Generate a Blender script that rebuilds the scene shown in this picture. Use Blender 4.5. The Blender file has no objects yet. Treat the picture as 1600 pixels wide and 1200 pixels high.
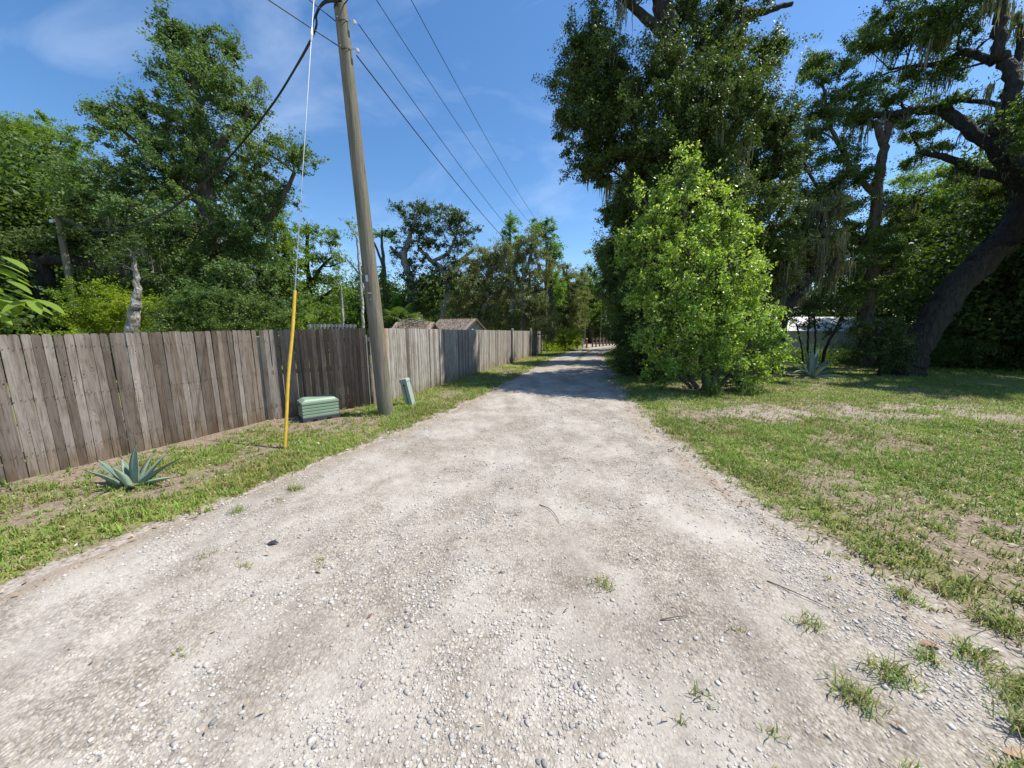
import bpy, math, random
import numpy as np
from mathutils import Vector, Matrix
R = math.radians
scn = bpy.context.scene
C = scn.collection

# ------------------------------------------------------------------ camera, sky, sun, exposure
cam_d = bpy.data.cameras.new('camera')
cam = bpy.data.objects.new('camera', cam_d); C.objects.link(cam)
cam.location = (0, 0, 1.75)
cam.rotation_euler = (R(90) - math.atan(84 / 530), 0, 0)
cam_d.sensor_width = 36; cam_d.lens = 36 * 530 / 1600
cam_d.clip_start = 0.05; cam_d.clip_end = 3000
scn.camera = cam

SUN_EL, SUN_AZ = 60.0, 84.0          # azimuth clockwise from +Y
world = bpy.data.worlds.new('World'); scn.world = world
world.use_nodes = True
wn = world.node_tree.nodes; wl = world.node_tree.links
wn.clear()
sky = wn.new('ShaderNodeTexSky'); sky.sky_type = 'NISHITA'; sky.sun_disc = False
sky.sun_elevation = R(SUN_EL); sky.sun_rotation = R(SUN_AZ)
sky.air_density = 1.0; sky.dust_density = 0.3; sky.ozone_density = 3.0; sky.altitude = 0
# thin wisps of high cloud
tc = wn.new('ShaderNodeTexCoord'); mp = wn.new('ShaderNodeMapping')
mp.inputs['Rotation'].default_value = (0, 0, R(35)); mp.inputs['Scale'].default_value = (1.0, 2.6, 2.2)
wl.new(tc.outputs['Generated'], mp.inputs['Vector'])
nz = wn.new('ShaderNodeTexNoise'); nz.inputs['Scale'].default_value = 2.6; nz.inputs['Detail'].default_value = 7
nz.inputs['Roughness'].default_value = 0.55; nz.inputs['Distortion'].default_value = 0.6
wl.new(mp.outputs[0], nz.inputs['Vector'])
cr = wn.new('ShaderNodeValToRGB'); cr.color_ramp.elements[0].position = 0.47; cr.color_ramp.elements[1].position = 0.78
cr.color_ramp.elements[1].color = (0.17, 0.17, 0.17, 1)
wl.new(nz.outputs['Fac'], cr.inputs['Fac'])
hs = wn.new('ShaderNodeHueSaturation'); hs.inputs['Saturation'].default_value = 1.2; hs.inputs['Value'].default_value = 1.0
wl.new(sky.outputs[0], hs.inputs['Color'])
mx = wn.new('ShaderNodeMixRGB'); mx.inputs['Color2'].default_value = (7.5, 8.2, 9.0, 1)
wl.new(cr.outputs[0], mx.inputs['Fac']); wl.new(hs.outputs[0], mx.inputs['Color1'])
bg = wn.new('ShaderNodeBackground'); bg.inputs['Strength'].default_value = 0.135
wl.new(mx.outputs[0], bg.inputs['Color'])
wo = wn.new('ShaderNodeOutputWorld'); wl.new(bg.outputs[0], wo.inputs['Surface'])

sd = bpy.data.lights.new('sun', 'SUN'); sd.energy = 4.6; sd.angle = R(0.53); sd.color = (1.0, 0.955, 0.88)
sun = bpy.data.objects.new('sun', sd); C.objects.link(sun)
sdir = Vector((math.sin(R(SUN_AZ)) * math.cos(R(SUN_EL)), math.cos(R(SUN_AZ)) * math.cos(R(SUN_EL)), math.sin(R(SUN_EL))))
sun.rotation_euler = sdir.to_track_quat('Z', 'Y').to_euler(); sun.location = (20, 0, 40)
scn.view_settings.view_transform = 'Standard'; scn.view_settings.look = 'None'
scn.view_settings.gamma = 1; scn.view_settings.exposure = 0.5
scn.cycles.max_bounces = 6; scn.cycles.diffuse_bounces = 3; scn.cycles.transmission_bounces = 4
scn.cycles.transparent_max_bounces = 8

# ------------------------------------------------------------------ helpers
def value_noise(x, y, seed=0):
    g = np.random.default_rng(seed).random((256, 256))
    xi = np.floor(x).astype(int); yi = np.floor(y).astype(int)
    fx = x - xi; fy = y - yi
    fx = fx * fx * (3 - 2 * fx); fy = fy * fy * (3 - 2 * fy)
    a = g[xi % 256, yi % 256]; b = g[(xi + 1) % 256, yi % 256]
    c = g[xi % 256, (yi + 1) % 256]; d = g[(xi + 1) % 256, (yi + 1) % 256]
    return (a * (1 - fx) + b * fx) * (1 - fy) + (c * (1 - fx) + d * fx) * fy
def fbm(x, y, s=1.0, oct=4, seed=0):
    t = 0; amp = 0.5; tot = 0
    for k in range(oct):
        t = t + amp * value_noise(x * s + 17.3 * k, y * s - 9.1 * k, seed + k); tot += amp
        s *= 2.03; amp *= 0.5
    return t / tot

def tag(o, label=None, cat=None, group=None, kind=None):
    if label: o['label'] = label
    if cat: o['category'] = cat
    if group: o['group'] = group
    if kind: o['kind'] = kind
    return o
def empty(name, loc, rz=0, **k):
    o = bpy.data.objects.new(name, None); C.objects.link(o)
    o.location = loc; o.rotation_euler = (0, 0, rz); o.empty_display_size = 0.2
    return tag(o, **k)
def mesh_np(name, V, F, mat, parent=None, rnd=None, smooth=False, loc=None, attrs=None):
    """V (n,3), F (m,k): ONE mesh object, all faces with k corners"""
    V = np.asarray(V, dtype=np.float32); F = np.asarray(F, dtype=np.int32)
    me = bpy.data.meshes.new(name)
    me.vertices.add(len(V)); me.vertices.foreach_set('co', V.ravel())
    k = F.shape[1]
    me.loops.add(F.size); me.loops.foreach_set('vertex_index', F.ravel())
    me.polygons.add(len(F)); me.polygons.foreach_set('loop_start', np.arange(0, F.size, k, dtype=np.int32))
    try: me.polygons.foreach_set('loop_total', np.full(len(F), k, dtype=np.int32))
    except Exception: pass
    if smooth: me.polygons.foreach_set('use_smooth', np.ones(len(F), dtype=bool))
    if rnd is not None:
        a = me.attributes.new('rnd', 'FLOAT', 'FACE'); a.data.foreach_set('value', np.asarray(rnd, dtype=np.float32))
    if attrs:
        for n, v in attrs.items():
            a = me.attributes.new(n, 'FLOAT', 'POINT'); a.data.foreach_set('value', np.asarray(v, dtype=np.float32))
    me.update(calc_edges=True)
    if mat: me.materials.append(mat)
    o = bpy.data.objects.new(name, me); C.objects.link(o)
    if parent: o.parent = parent
    if loc is not None: o.location = loc
    return o
class MB:
    """collects quads and builds ONE mesh object"""
    def __init__(s): s.v = []; s.f = []; s.r = []
    def add(s, V, F, r=None):
        n = len(s.v); s.v += [tuple(p) for p in V]; s.f += [tuple(i + n for i in f) for f in F]
        s.r += [random.random() if r is None else r] * len(F)
    def box(s, c, d, rz=0, r=None, taper=1.0, rx=0):
        P = []
        for z in (-1, 1):
            q = taper if z > 0 else 1
            for x, y in ((-1, -1), (1, -1), (1, 1), (-1, 1)):
                p = Vector((x * d[0] / 2 * q, y * d[1] / 2 * q, z * d[2] / 2))
                p.rotate(Matrix.Rotation(rx, 3, 'X')); p.rotate(Matrix.Rotation(rz, 3, 'Z'))
                P.append(p + Vector(c))
        s.add(P, [(3, 2, 1, 0), (4, 5, 6, 7), (0, 1, 5, 4), (1, 2, 6, 5), (2, 3, 7, 6), (3, 0, 4, 7)], r)
    def tube(s, pts, rad, n=8, r=None, cap=True, wob=0.0):
        V, F = tube_np(pts, rad, n, wob)
        s.add(V, F, r)
        if cap:
            m = len(V); c0 = Vector(pts[0]); c1 = Vector(pts[-1]); k = len(s.v)
            s.v += [tuple(c0), tuple(c1)]; b = k - m; e = b + m - n
            for i in range(0, n, 2):
                s.f.append((k, b + (i + 2) % n, b + (i + 1) % n, b + i)); s.r.append(0.5)
                s.f.append((k + 1, e + i, e + (i + 1) % n, e + (i + 2) % n)); s.r.append(0.5)
    def build(s, name, mat, parent=None, bevel=0, smooth=False, loc=None):
        me = bpy.data.meshes.new(name); me.from_pydata(s.v, [], s.f); me.update()
        a = me.attributes.new('rnd', 'FLOAT', 'FACE'); a.data.foreach_set('value', np.asarray(s.r, dtype=np.float32))
        me.materials.append(mat)
        if smooth: me.polygons.foreach_set('use_smooth', np.ones(len(me.polygons), dtype=bool))
        o = bpy.data.objects.new(name, me); C.objects.link(o)
        if parent: o.parent = parent
        if loc is not None: o.location = loc
        if bevel:
            m = o.modifiers.new('bevel', 'BEVEL'); m.width = bevel; m.segments = 2; m.limit_method = 'ANGLE'
        return o
def tube_np(pts, rad, n=8, wob=0.0):
    P = np.asarray([tuple(p) for p in pts], dtype=float); m = len(P)
    rad = np.broadcast_to(np.asarray(rad, dtype=float), (m,))
    T = np.gradient(P, axis=0); T /= (np.linalg.norm(T, axis=1, keepdims=True) + 1e-9)
    ref = np.array([0.31, 0.95, 0.05]) if abs(T[0][2]) > 0.6 else np.array([0.05, 0.1, 1.0])
    A = np.cross(T, ref); A /= (np.linalg.norm(A, axis=1, keepdims=True) + 1e-9)
    B = np.cross(T, A)
    th = np.arange(n) * 2 * math.pi / n
    rr = rad[:, None] * np.ones((1, n))
    if wob:
        w = np.random.default_rng(int(abs(P[0, 0]) * 97 + m)); rr = rr * (1 + wob * (w.random((m, n)) - 0.5) + wob * (w.random((1, n)) - 0.5))
    V = P[:, None, :] + (A[:, None, :] * np.cos(th)[None, :, None] + B[:, None, :] * np.sin(th)[None, :, None]) * rr[:, :, None]
    i = np.arange(m - 1)[:, None] * n; j = np.arange(n)[None, :]; j2 = (j + 1) % n
    F = np.stack([i + j, i + n + j, i + n + j2, i + j2], -1).reshape(-1, 4)
    return V.reshape(-1, 3), F
def curve_pts(pts, sub=6):
    """Catmull-Rom through pts (any dimension)"""
    P = np.asarray(pts, dtype=float)
    if len(P) < 3: return np.array([P[0] + (P[-1] - P[0]) * t for t in np.linspace(0, 1, sub + 1)])
    Q = np.vstack([2 * P[0] - P[1], P, 2 * P[-1] - P[-2]]); out = []
    for i in range(1, len(Q) - 2):
        for t in np.linspace(0, 1, sub, endpoint=False):
            a, b, c, d = Q[i - 1], Q[i], Q[i + 1], Q[i + 2]
            out.append(0.5 * (2 * b + (c - a) * t + (2 * a - 5 * b + 4 * c - d) * t * t + (3 * b - a - 3 * c + d) * t ** 3))
    out.append(P[-1]); return np.array(out)

# ------------------------------------------------------------------ materials
def mat(name):
    m = bpy.data.materials.new(name); m.use_nodes = True
    nt = m.node_tree; b = nt.nodes['Principled BSDF']
    return m, nt, b
def N(nt, t, **k):
    n = nt.nodes.new(t)
    for a, v in k.items():
        if a in n.inputs.keys() if hasattr(n.inputs, 'keys') else False: n.inputs[a].default_value = v
        else: setattr(n, a, v)
    return n
def ramp(nt, src, stops):
    r = nt.nodes.new('ShaderNodeValToRGB'); e = r.color_ramp.elements
    while len(e) < len(stops): e.new(0.5)
    for k, (p, c) in enumerate(stops):
        e[k].position = p; e[k].color = (c[0], c[1], c[2], 1) if hasattr(c, '__len__') else (c, c, c, 1)
    nt.links.new(src, r.inputs['Fac']); return r.outputs['Color']
def noise(nt, vec, scale, detail=4, rough=0.6, dist=0.0):
    n = nt.nodes.new('ShaderNodeTexNoise'); n.inputs['Scale'].default_value = scale
    n.inputs['Detail'].default_value = detail; n.inputs['Roughness'].default_value = rough; n.inputs['Distortion'].default_value = dist
    if vec is not None: nt.links.new(vec, n.inputs['Vector'])
    return n.outputs['Fac']
def mixc(nt, fac, a, b, mode='MIX'):
    m = nt.nodes.new('ShaderNodeMixRGB'); m.blend_type = mode
    for s, v in (('Fac', fac), ('Color1', a), ('Color2', b)):
        if hasattr(v, 'is_output'): nt.links.new(v, m.inputs[s])
        elif hasattr(v, '__len__'): m.inputs[s].default_value = (v[0], v[1], v[2], 1)
        else: m.inputs[s].default_value = v
    return m.outputs['Color']
def math_(nt, op, a, b=0.0, clamp=False):
    m = nt.nodes.new('ShaderNodeMath'); m.operation = op; m.use_clamp = clamp
    for i, v in enumerate((a, b)):
        if hasattr(v, 'is_output'): nt.links.new(v, m.inputs[i])
        else: m.inputs[i].default_value = v
    return m.outputs[0]
def bump(nt, b, h, strength, dist):
    n = nt.nodes.new('ShaderNodeBump'); n.inputs['Strength'].default_value = strength; n.inputs['Distance'].default_value = dist
    nt.links.new(h, n.inputs['Height']); nt.links.new(n.outputs[0], b.inputs['Normal'])
def objco(nt, scale=(1, 1, 1), kind='Object'):
    t = nt.nodes.new('ShaderNodeTexCoord'); m = nt.nodes.new('ShaderNodeMapping'); m.inputs['Scale'].default_value = scale
    nt.links.new(t.outputs[kind], m.inputs['Vector']); return m.outputs[0]
def attr(nt, name):
    a = nt.nodes.new('ShaderNodeAttribute'); a.attribute_name = name; return a.outputs['Fac']
def plain(name, col, rough=0.6, var=0.12, scale=8, metal=0.0, bmp=0.0):
    m, nt, b = mat(name)
    f = noise(nt, objco(nt), scale, 5)
    c = mixc(nt, 1.0, col, ramp(nt, f, [(0.3, 1 - var), (0.7, 1.0)]), 'MULTIPLY')
    nt.links.new(c, b.inputs['Base Color']); b.inputs['Roughness'].default_value = rough; b.inputs['Metallic'].default_value = metal
    if bmp: bump(nt, b, noise(nt, objco(nt), scale * 8, 3), 0.4, bmp)
    return m
def leaf_mat(name, dark, mid, tip, trans=0.45, rough=0.5, patch=0.5, spec=0.28):
    """colour differs from leaf to leaf and from bough to bough"""
    m, nt, b = mat(name)
    c = ramp(nt, attr(nt, 'rnd'), [(0.0, dark), (0.55, mid), (0.95, mid), (1.0, tip)])
    c = mixc(nt, 1.0, c, ramp(nt, noise(nt, objco(nt), patch, 2), [(0.32, (0.72, 0.8, 0.8)), (0.68, (1.18, 1.1, 0.95))]), 'MULTIPLY')
    nt.links.new(c, b.inputs['Base Color']); b.inputs['Roughness'].default_value = rough
    b.inputs['Specular IOR Level'].default_value = spec
    t = nt.nodes.new('ShaderNodeBsdfTranslucent')
    nt.links.new(mixc(nt, 1.0, c, (1.5, 1.6, 0.55), 'MULTIPLY'), t.inputs['Color'])
    mx = nt.nodes.new('ShaderNodeMixShader'); mx.inputs[0].default_value = trans
    nt.links.new(b.outputs[0], mx.inputs[1]); nt.links.new(t.outputs[0], mx.inputs[2])
    nt.links.new(mx.outputs[0], nt.nodes['Material Output'].inputs['Surface'])
    return m
def bark_mat(name, dark, light, lichen=None, sc=9):
    m, nt, b = mat(name)
    f = noise(nt, objco(nt, (1, 1, 0.22)), sc, 6, 0.7)
    c = ramp(nt, f, [(0.35, dark), (0.62, light)])
    if lichen: c = mixc(nt, ramp(nt, noise(nt, objco(nt), 4, 5, 0.7), [(0.5, 0), (0.62, 1)]), c, lichen)
    nt.links.new(c, b.inputs['Base Color']); b.inputs['Roughness'].default_value = 0.9
    vo = nt.nodes.new('ShaderNodeTexVoronoi'); vo.feature = 'DISTANCE_TO_EDGE'; vo.inputs['Scale'].default_value = sc * 1.3; nt.links.new(objco(nt, (1, 1, 0.3)), vo.inputs['Vector'])
    bump(nt, b, math_(nt, 'ADD', f, math_(nt, 'MULTIPLY', vo.outputs['Distance'], 1.2)), 1.0, 0.07); return m

M = {}
M['oak_leaf'] = leaf_mat('oak_leaf', (0.032, 0.060, 0.018), (0.132, 0.200, 0.054), (0.33, 0.42, 0.15), 0.38)
M['dark_leaf'] = leaf_mat('dark_leaf', (0.028, 0.050, 0.018), (0.092, 0.138, 0.040), (0.22, 0.28, 0.10), 0.30)
M['blue_leaf'] = leaf_mat('blue_leaf', (0.042, 0.078, 0.034), (0.155, 0.232, 0.088), (0.36, 0.45, 0.20), 0.38)
M['bright_leaf'] = leaf_mat('bright_leaf', (0.070, 0.15, 0.030), (0.17, 0.29, 0.055), (0.38, 0.48, 0.10), 0.42)
M['spring_leaf'] = leaf_mat('spring_leaf', (0.085, 0.155, 0.026), (0.21, 0.31, 0.052), (0.40, 0.48, 0.11), 0.45)
M['yellow_leaf'] = leaf_mat('yellow_leaf', (0.16, 0.22, 0.022), (0.30, 0.38, 0.038), (0.46, 0.50, 0.08), 0.45)
M['mossy_leaf'] = leaf_mat('mossy_leaf', (0.11, 0.13, 0.062), (0.25, 0.275, 0.125), (0.42, 0.43, 0.26), 0.3, 0.7, 0.5, 0.15)
M['moss'] = leaf_mat('moss', (0.13, 0.13, 0.10), (0.24, 0.24, 0.19), (0.33, 0.33, 0.28), 0.3, 0.95, 1.0, 0.1)
M['palm_leaf'] = leaf_mat('palm_leaf', (0.06, 0.10, 0.03), (0.14, 0.21, 0.07), (0.28, 0.33, 0.14), 0.25, 0.35)
M['yaupon_leaf'] = leaf_mat('yaupon_leaf', (0.055, 0.115, 0.020), (0.31, 0.44, 0.105), (0.62, 0.67, 0.24), 0.42, 0.36, 0.9, 0.45)
M['bark'] = bark_mat('bark', (0.045, 0.036, 0.028), (0.15, 0.125, 0.10))
M['pale_bark'] = bark_mat('pale_bark', (0.16, 0.145, 0.12), (0.42, 0.39, 0.34), (0.46, 0.46, 0.42))
M['dark_bark'] = bark_mat('dark_bark', (0.012, 0.010, 0.008), (0.052, 0.045, 0.038))
M['dead_wood'] = bark_mat('dead_wood', (0.28, 0.26, 0.24), (0.58, 0.56, 0.53))

# ------------------------------------------------------------------ where every tree stands and how its trunk, limbs and boughs spread (metres)
TREES = [
{'name': 'oak_tree','label': 'tall pointed oak in full leaf rising highest behind the left fence','cat': 'tree','trunk': [(-13.02,15,-0.3,0.59875),(-13.02,15,0.94,0.479),(-12.79,15,3.27,0.413),(-12.69,15,5.36,0.35),(-12.49,15,7.36,0.263),(-12.41,15,9.74,0.179),(-12.5,15,11.77,0.1),(-12.67,15,13.08,0.049)],'limbs': [[(-12.71,15,4.85,0.216),(-11.26,15,5.62,0.161),(-9.81,15,6.62,0.106),(-8.87,15,8.09,0.065)],[(-12.51,15,6.62,0.186),(-13.86,15,7.85,0.131),(-15.18,15,9.27,0.077),(-16.06,15,10.08,0.038)],[(-12.45,15,8.57,0.13),(-11.01,15,9.74,0.09),(-10.28,15,10.43,0.051)]],'lobes': [(-12.97,15,13.25,0.69,0.74,0.79),(-12.39,15,12.47,1.14,0.94,0.74),(-11.08,15,12.65,0.59,0.54,0.49),(-11.79,15,11.44,1.66,1.25,0.85),(-13.31,15,11.66,0.7,0.68,0.65),(-10.7,15,10.54,1.06,0.89,0.71),(-12.49,15,10.08,2.14,1.58,1.02),(-15.18,15,10.01,1.4,1.11,0.82),(-16.34,15,10.24,0.66,0.56,0.46),(-9.52,14,8.51,1.25,1.04,0.82),(-8.76,15,8.61,0.73,0.67,0.62),(-13.54,14,8.22,2.03,1.57,1.11),(-12.91,16,8.71,2.33,1.83,1.33),(-10.15,15,7.16,1.21,1.08,0.95),(-15.17,14,6.99,1.77,1.45,1.13),(-12.46,13.5,5.8,2.16,1.63,1.1),(-11.25,15,5.67,1.66,1.42,1.18),(-17.44,15,5.57,1.5,1.23,0.97),(-11.99,14,3.72,2.55,1.86,1.17),(-10.97,16,3.66,1.35,1.35,1.35),(-15.25,15,4.2,1.47,1.2,0.93),(-10.66,12.5,2.16,2.32,1.55,0.79)],'leaf': 'blue_leaf','L': 0.14,'K': 3.2,'s': 0.38,'bark': 'bark','moss': 6,'flat': 0.75,'up': 0.35,'group': None},
{'name': 'feathery_tree','label': 'bright green feathery tree at the far left edge behind the fence','cat': 'tree','trunk': [(-31.06,21,-0.3,0.5912499999999999),(-31.06,21,0.82,0.473),(-29.71,21,6.09,0.379),(-28.64,21,9.6,0.221),(-27.81,21,12.28,0.108)],'limbs': [[(-29.55,21,6.81,0.226),(-27.24,21,9.6,0.147),(-26.08,21,11.62,0.072)]],'lobes': [(-27.85,21,12.12,1.88,1.62,1.37),(-26.18,21,11.12,1.45,1.45,1.45),(-30.51,21,11.29,2.91,2.54,2.18),(-28.83,21,9.09,3.11,2.55,2.0),(-26.28,21,8.57,1.63,1.67,1.71),(-32.46,21,6.45,3.02,2.83,2.64),(-27.97,21,6.27,2.34,1.85,1.36),(-28.52,21,12.77,1.08,0.93,0.79),(-25.18,21,12.45,0.79,0.83,0.86),(-26.52,21,12.93,0.86,0.75,0.64)],'leaf': 'spring_leaf','L': 0.13,'K': 3.0,'s': 0.5,'bark': 'bark','moss': 0,'flat': 0.75,'up': 0.35,'group': None},
{'name': 'live_oak','label': 'dark live oak at far left with a long level limb over the yellowish bush','cat': 'tree','trunk': [(-16.8,12.5,-0.3,0.43999999999999995),(-16.8,12.5,1.08,0.352),(-16.69,12.5,2.12,0.301),(-16.64,12.5,3.24,0.274),(-16.67,12.5,4.33,0.203)],'limbs': [[(-16.49,12.5,4.16,0.169),(-15.24,12.5,4.16,0.158),(-14.06,12.5,3.85,0.159),(-12.65,12.5,3.46,0.182)],[(-16.67,12.5,4.33,0.113),(-17.03,12.5,4.76,0.067),(-17.65,12.5,4.97,0.045)]],'lobes': [(-15.55,12.5,4.87,1.57,1.1,0.63),(-13.46,12.5,4.65,1.39,1.01,0.63),(-17.45,12.5,3.68,1.05,0.91,0.77),(-18.79,12.5,3.02,1.15,1.03,0.92),(-12.23,12.5,3.68,0.91,0.73,0.55),(-17.53,12.5,4.55,1.12,0.9,0.67),(-14.44,12.5,5.39,1.11,0.83,0.56)],'leaf': 'dark_leaf','L': 0.13,'K': 3.2,'s': 0.4,'bark': 'dark_bark','moss': 3,'flat': 0.75,'up': 0.35,'group': None},
{'name': 'lichened_tree','label': 'small tree with a stubby pale lichened trunk just behind the left fence','cat': 'tree','trunk': [(-10.64,9.5,-0.3,0.19),(-10.64,9.5,1.24,0.152),(-10.51,9.5,1.77,0.142),(-10.38,9.5,2.2,0.123),(-10.25,9.5,2.58,0.096),(-10.15,9.5,3.05,0.069),(-10.13,9.5,3.55,0.052),(-10.18,9.5,3.84,0.034)],'limbs': [],'lobes': [(-10.17,9.5,3.84,0.44,0.38,0.31),(-10.48,9.5,3.55,0.31,0.26,0.21)],'leaf': 'dark_leaf','L': 0.1,'K': 2.4,'s': 0.3,'bark': 'pale_bark','moss': 0,'flat': 0.75,'up': 0.35,'group': None},
{'name': 'yellow_green_bush','label': 'yellow green bush peeking over the pickets left of the pale lichened trunk','cat': 'bush','trunk': [(-12.65,10.5,-0.3,0.06125),(-12.65,10.5,1.09,0.049),(-12.58,10.5,1.67,0.049),(-12.49,10.5,2.44,0.039)],'limbs': [[(-12.61,10.5,1.28,0.039),(-11.88,10.5,2.06,0.029),(-11.66,10.5,2.44,0.019)],[(-12.65,10.5,1.28,0.039),(-13.07,10.5,1.96,0.029),(-13.01,10.5,2.44,0.019)]],'lobes': [(-12.57,10.5,2.53,0.81,0.7,0.58),(-11.89,10.5,2.21,0.66,0.62,0.58),(-13.06,10.5,2.21,0.62,0.62,0.62),(-11.07,10.5,2.48,0.35,0.5,0.66),(-12.46,10.5,1.58,1.18,0.83,0.49),(-12.67,10.5,3.0,0.42,0.36,0.31)],'leaf': 'yellow_leaf','L': 0.085,'K': 2.6,'s': 0.26,'bark': 'pale_bark','moss': 0,'flat': 0.75,'up': 0.35,'group': None},
{'name': 'hedge_shrub','label': 'dense glossy green shrub along the back of the fence below the pointed oak','cat': 'bush','trunk': [(-8.83,10.2,-0.3,0.06),(-8.83,10.2,1.11,0.048),(-8.85,10.2,1.67,0.048),(-8.87,10.2,2.23,0.038)],'limbs': [[(-8.81,10.2,1.3,0.038),(-7.76,10.2,2.05,0.028),(-7.52,10.2,2.42,0.019)],[(-8.84,10.2,1.3,0.038),(-9.85,10.2,1.96,0.028),(-9.98,10.2,2.33,0.019)]],'lobes': [(-10.18,10.2,2.05,0.64,0.55,0.45),(-9.34,10.2,2.2,0.83,0.66,0.49),(-8.3,10.2,2.27,0.83,0.66,0.49),(-7.36,10.2,2.2,0.64,0.55,0.45),(-6.82,10.2,1.99,0.38,0.34,0.3),(-8.93,10.2,1.77,1.9,1.14,0.38),(-8.8,10.2,2.69,0.94,0.67,0.41),(-9.57,10.2,2.6,0.56,0.43,0.3)],'leaf': 'oak_leaf','L': 0.09,'K': 2.6,'s': 0.26,'bark': 'bark','moss': 0,'flat': 0.75,'up': 0.35,'group': None},
{'name': 'light_green_tree','label': 'light green leafy tree between the pointed oak and the yellow guy guard','cat': 'tree','trunk': [(-11.5,17,-0.3,0.2),(-11.5,17,0.83,0.16),(-11.25,17,3.78,0.124),(-11.21,17,6.42,0.061)],'limbs': [[(-11.25,17,3.78,0.093),(-10.45,17,4.97,0.061)]],'lobes': [(-11.25,17,6.65,0.85,0.82,0.79),(-10.84,17,5.32,0.98,0.98,0.98),(-11.65,17,4.08,1.05,1.05,1.05),(-10.88,17,3.17,0.88,1.0,1.13),(-11.67,17,2.25,1.14,0.96,0.79),(-12.1,17,5.26,0.77,0.84,0.92),(-10.44,17,1.94,0.79,0.68,0.57)],'leaf': 'spring_leaf','L': 0.13,'K': 2.6,'s': 0.36,'bark': 'bark','moss': 0,'flat': 0.75,'up': 0.35,'group': None},
{'name': 'cypress_tree','label': 'open airy tree with level tiers of foliage right of the yellow guard','cat': 'tree','trunk': [(-13.7,23,-0.3,0.27),(-13.7,23,0.51,0.216),(-13.45,23,3.67,0.19),(-13.3,23,5.7,0.146),(-13.16,23,8.07,0.082)],'limbs': [[(-13.37,23,4.49,0.105),(-12.51,23,5.7,0.083),(-11.61,23,6.5,0.062)],[(-13.3,23,5.3,0.105),(-13.91,23,6.3,0.083),(-14.28,23,6.7,0.062)],[(-13.49,23,3.26,0.106),(-12.23,23,4.08,0.084),(-11.42,23,4.69,0.063)]],'lobes': [(-13.21,23,7.99,1.23,0.9,0.57),(-14.34,23,7.37,0.91,0.7,0.49),(-11.85,23,7.6,1.07,0.82,0.58),(-12.68,23,6.58,1.49,1.04,0.58),(-14.35,23,6.02,1.0,0.79,0.58),(-11.23,23,6.02,0.92,0.75,0.58),(-12.48,23,5.06,1.59,1.13,0.67),(-14.08,23,4.57,1.09,0.88,0.67),(-11.36,23,4.41,0.93,0.76,0.59),(-13.14,23,3.34,1.7,1.19,0.68),(-11.92,23,2.76,1.45,1.02,0.6),(-14.08,23,2.42,1.45,1.07,0.68)],'leaf': 'spring_leaf','L': 0.15,'K': 2.0,'s': 0.4,'bark': 'dark_bark','moss': 0,'flat': 0.75,'up': 0.35,'group': None},
{'name': 'dead_tree','label': 'bare pale dead trunk standing close left of the utility pole','cat': 'tree','trunk': [(-8.72,20,-0.3,0.10625000000000001),(-8.72,20,0.67,0.085),(-8.63,20,3.06,0.083),(-8.63,20,5.19,0.073),(-8.66,20,6.74,0.054)],'limbs': [[(-8.62,20,4.84,0.055),(-9.12,20,5.47,0.036),(-9.38,20,5.81,0.027)],[(-9.96,20,0.67,0.075),(-9.83,20,2.34,0.074),(-9.78,20,3.96,0.055),(-9.84,20,4.49,0.036)]],'lobes': [(-9.03,20,7.51,0.39,0.32,0.25),(-8.86,20,7.04,0.36,0.29,0.21)],'leaf': 'spring_leaf','L': 0.14,'K': 1.3,'s': 0.25,'bark': 'dead_wood','moss': 0,'flat': 0.75,'up': 0.35,'group': None},
{'name': 'broadleaf_tree','label': 'green leafy tree seen directly behind the leaning utility pole','cat': 'tree','trunk': [(-9.9,27,-0.3,0.3175),(-9.9,27,0.3,0.254),(-9.78,27,4.01,0.199),(-9.83,27,7.33,0.122),(-9.82,27,9.17,0.072)],'limbs': [[(-9.79,27,6.39,0.098),(-10.41,27,8.25,0.073),(-11.09,27,8.8,0.048)]],'lobes': [(-9.25,27,9.07,0.72,0.58,0.43),(-10.22,27,8.89,0.63,0.48,0.34),(-11.04,27,5.92,0.88,0.83,0.79),(-10.09,27,5.44,1.28,1.23,1.18),(-9.63,27,4.01,1.19,1.19,1.19),(-11.97,27,3.28,1.2,1.25,1.3),(-10.52,27,2.54,2.0,1.5,1.0),(-13.29,27,2.29,1.5,1.2,0.9),(-8.59,27,3.03,1.0,1.1,1.2)],'leaf': 'bright_leaf','L': 0.18,'K': 2.2,'s': 0.42,'bark': 'bark','moss': 0,'flat': 0.75,'up': 0.35,'group': None},
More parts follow.
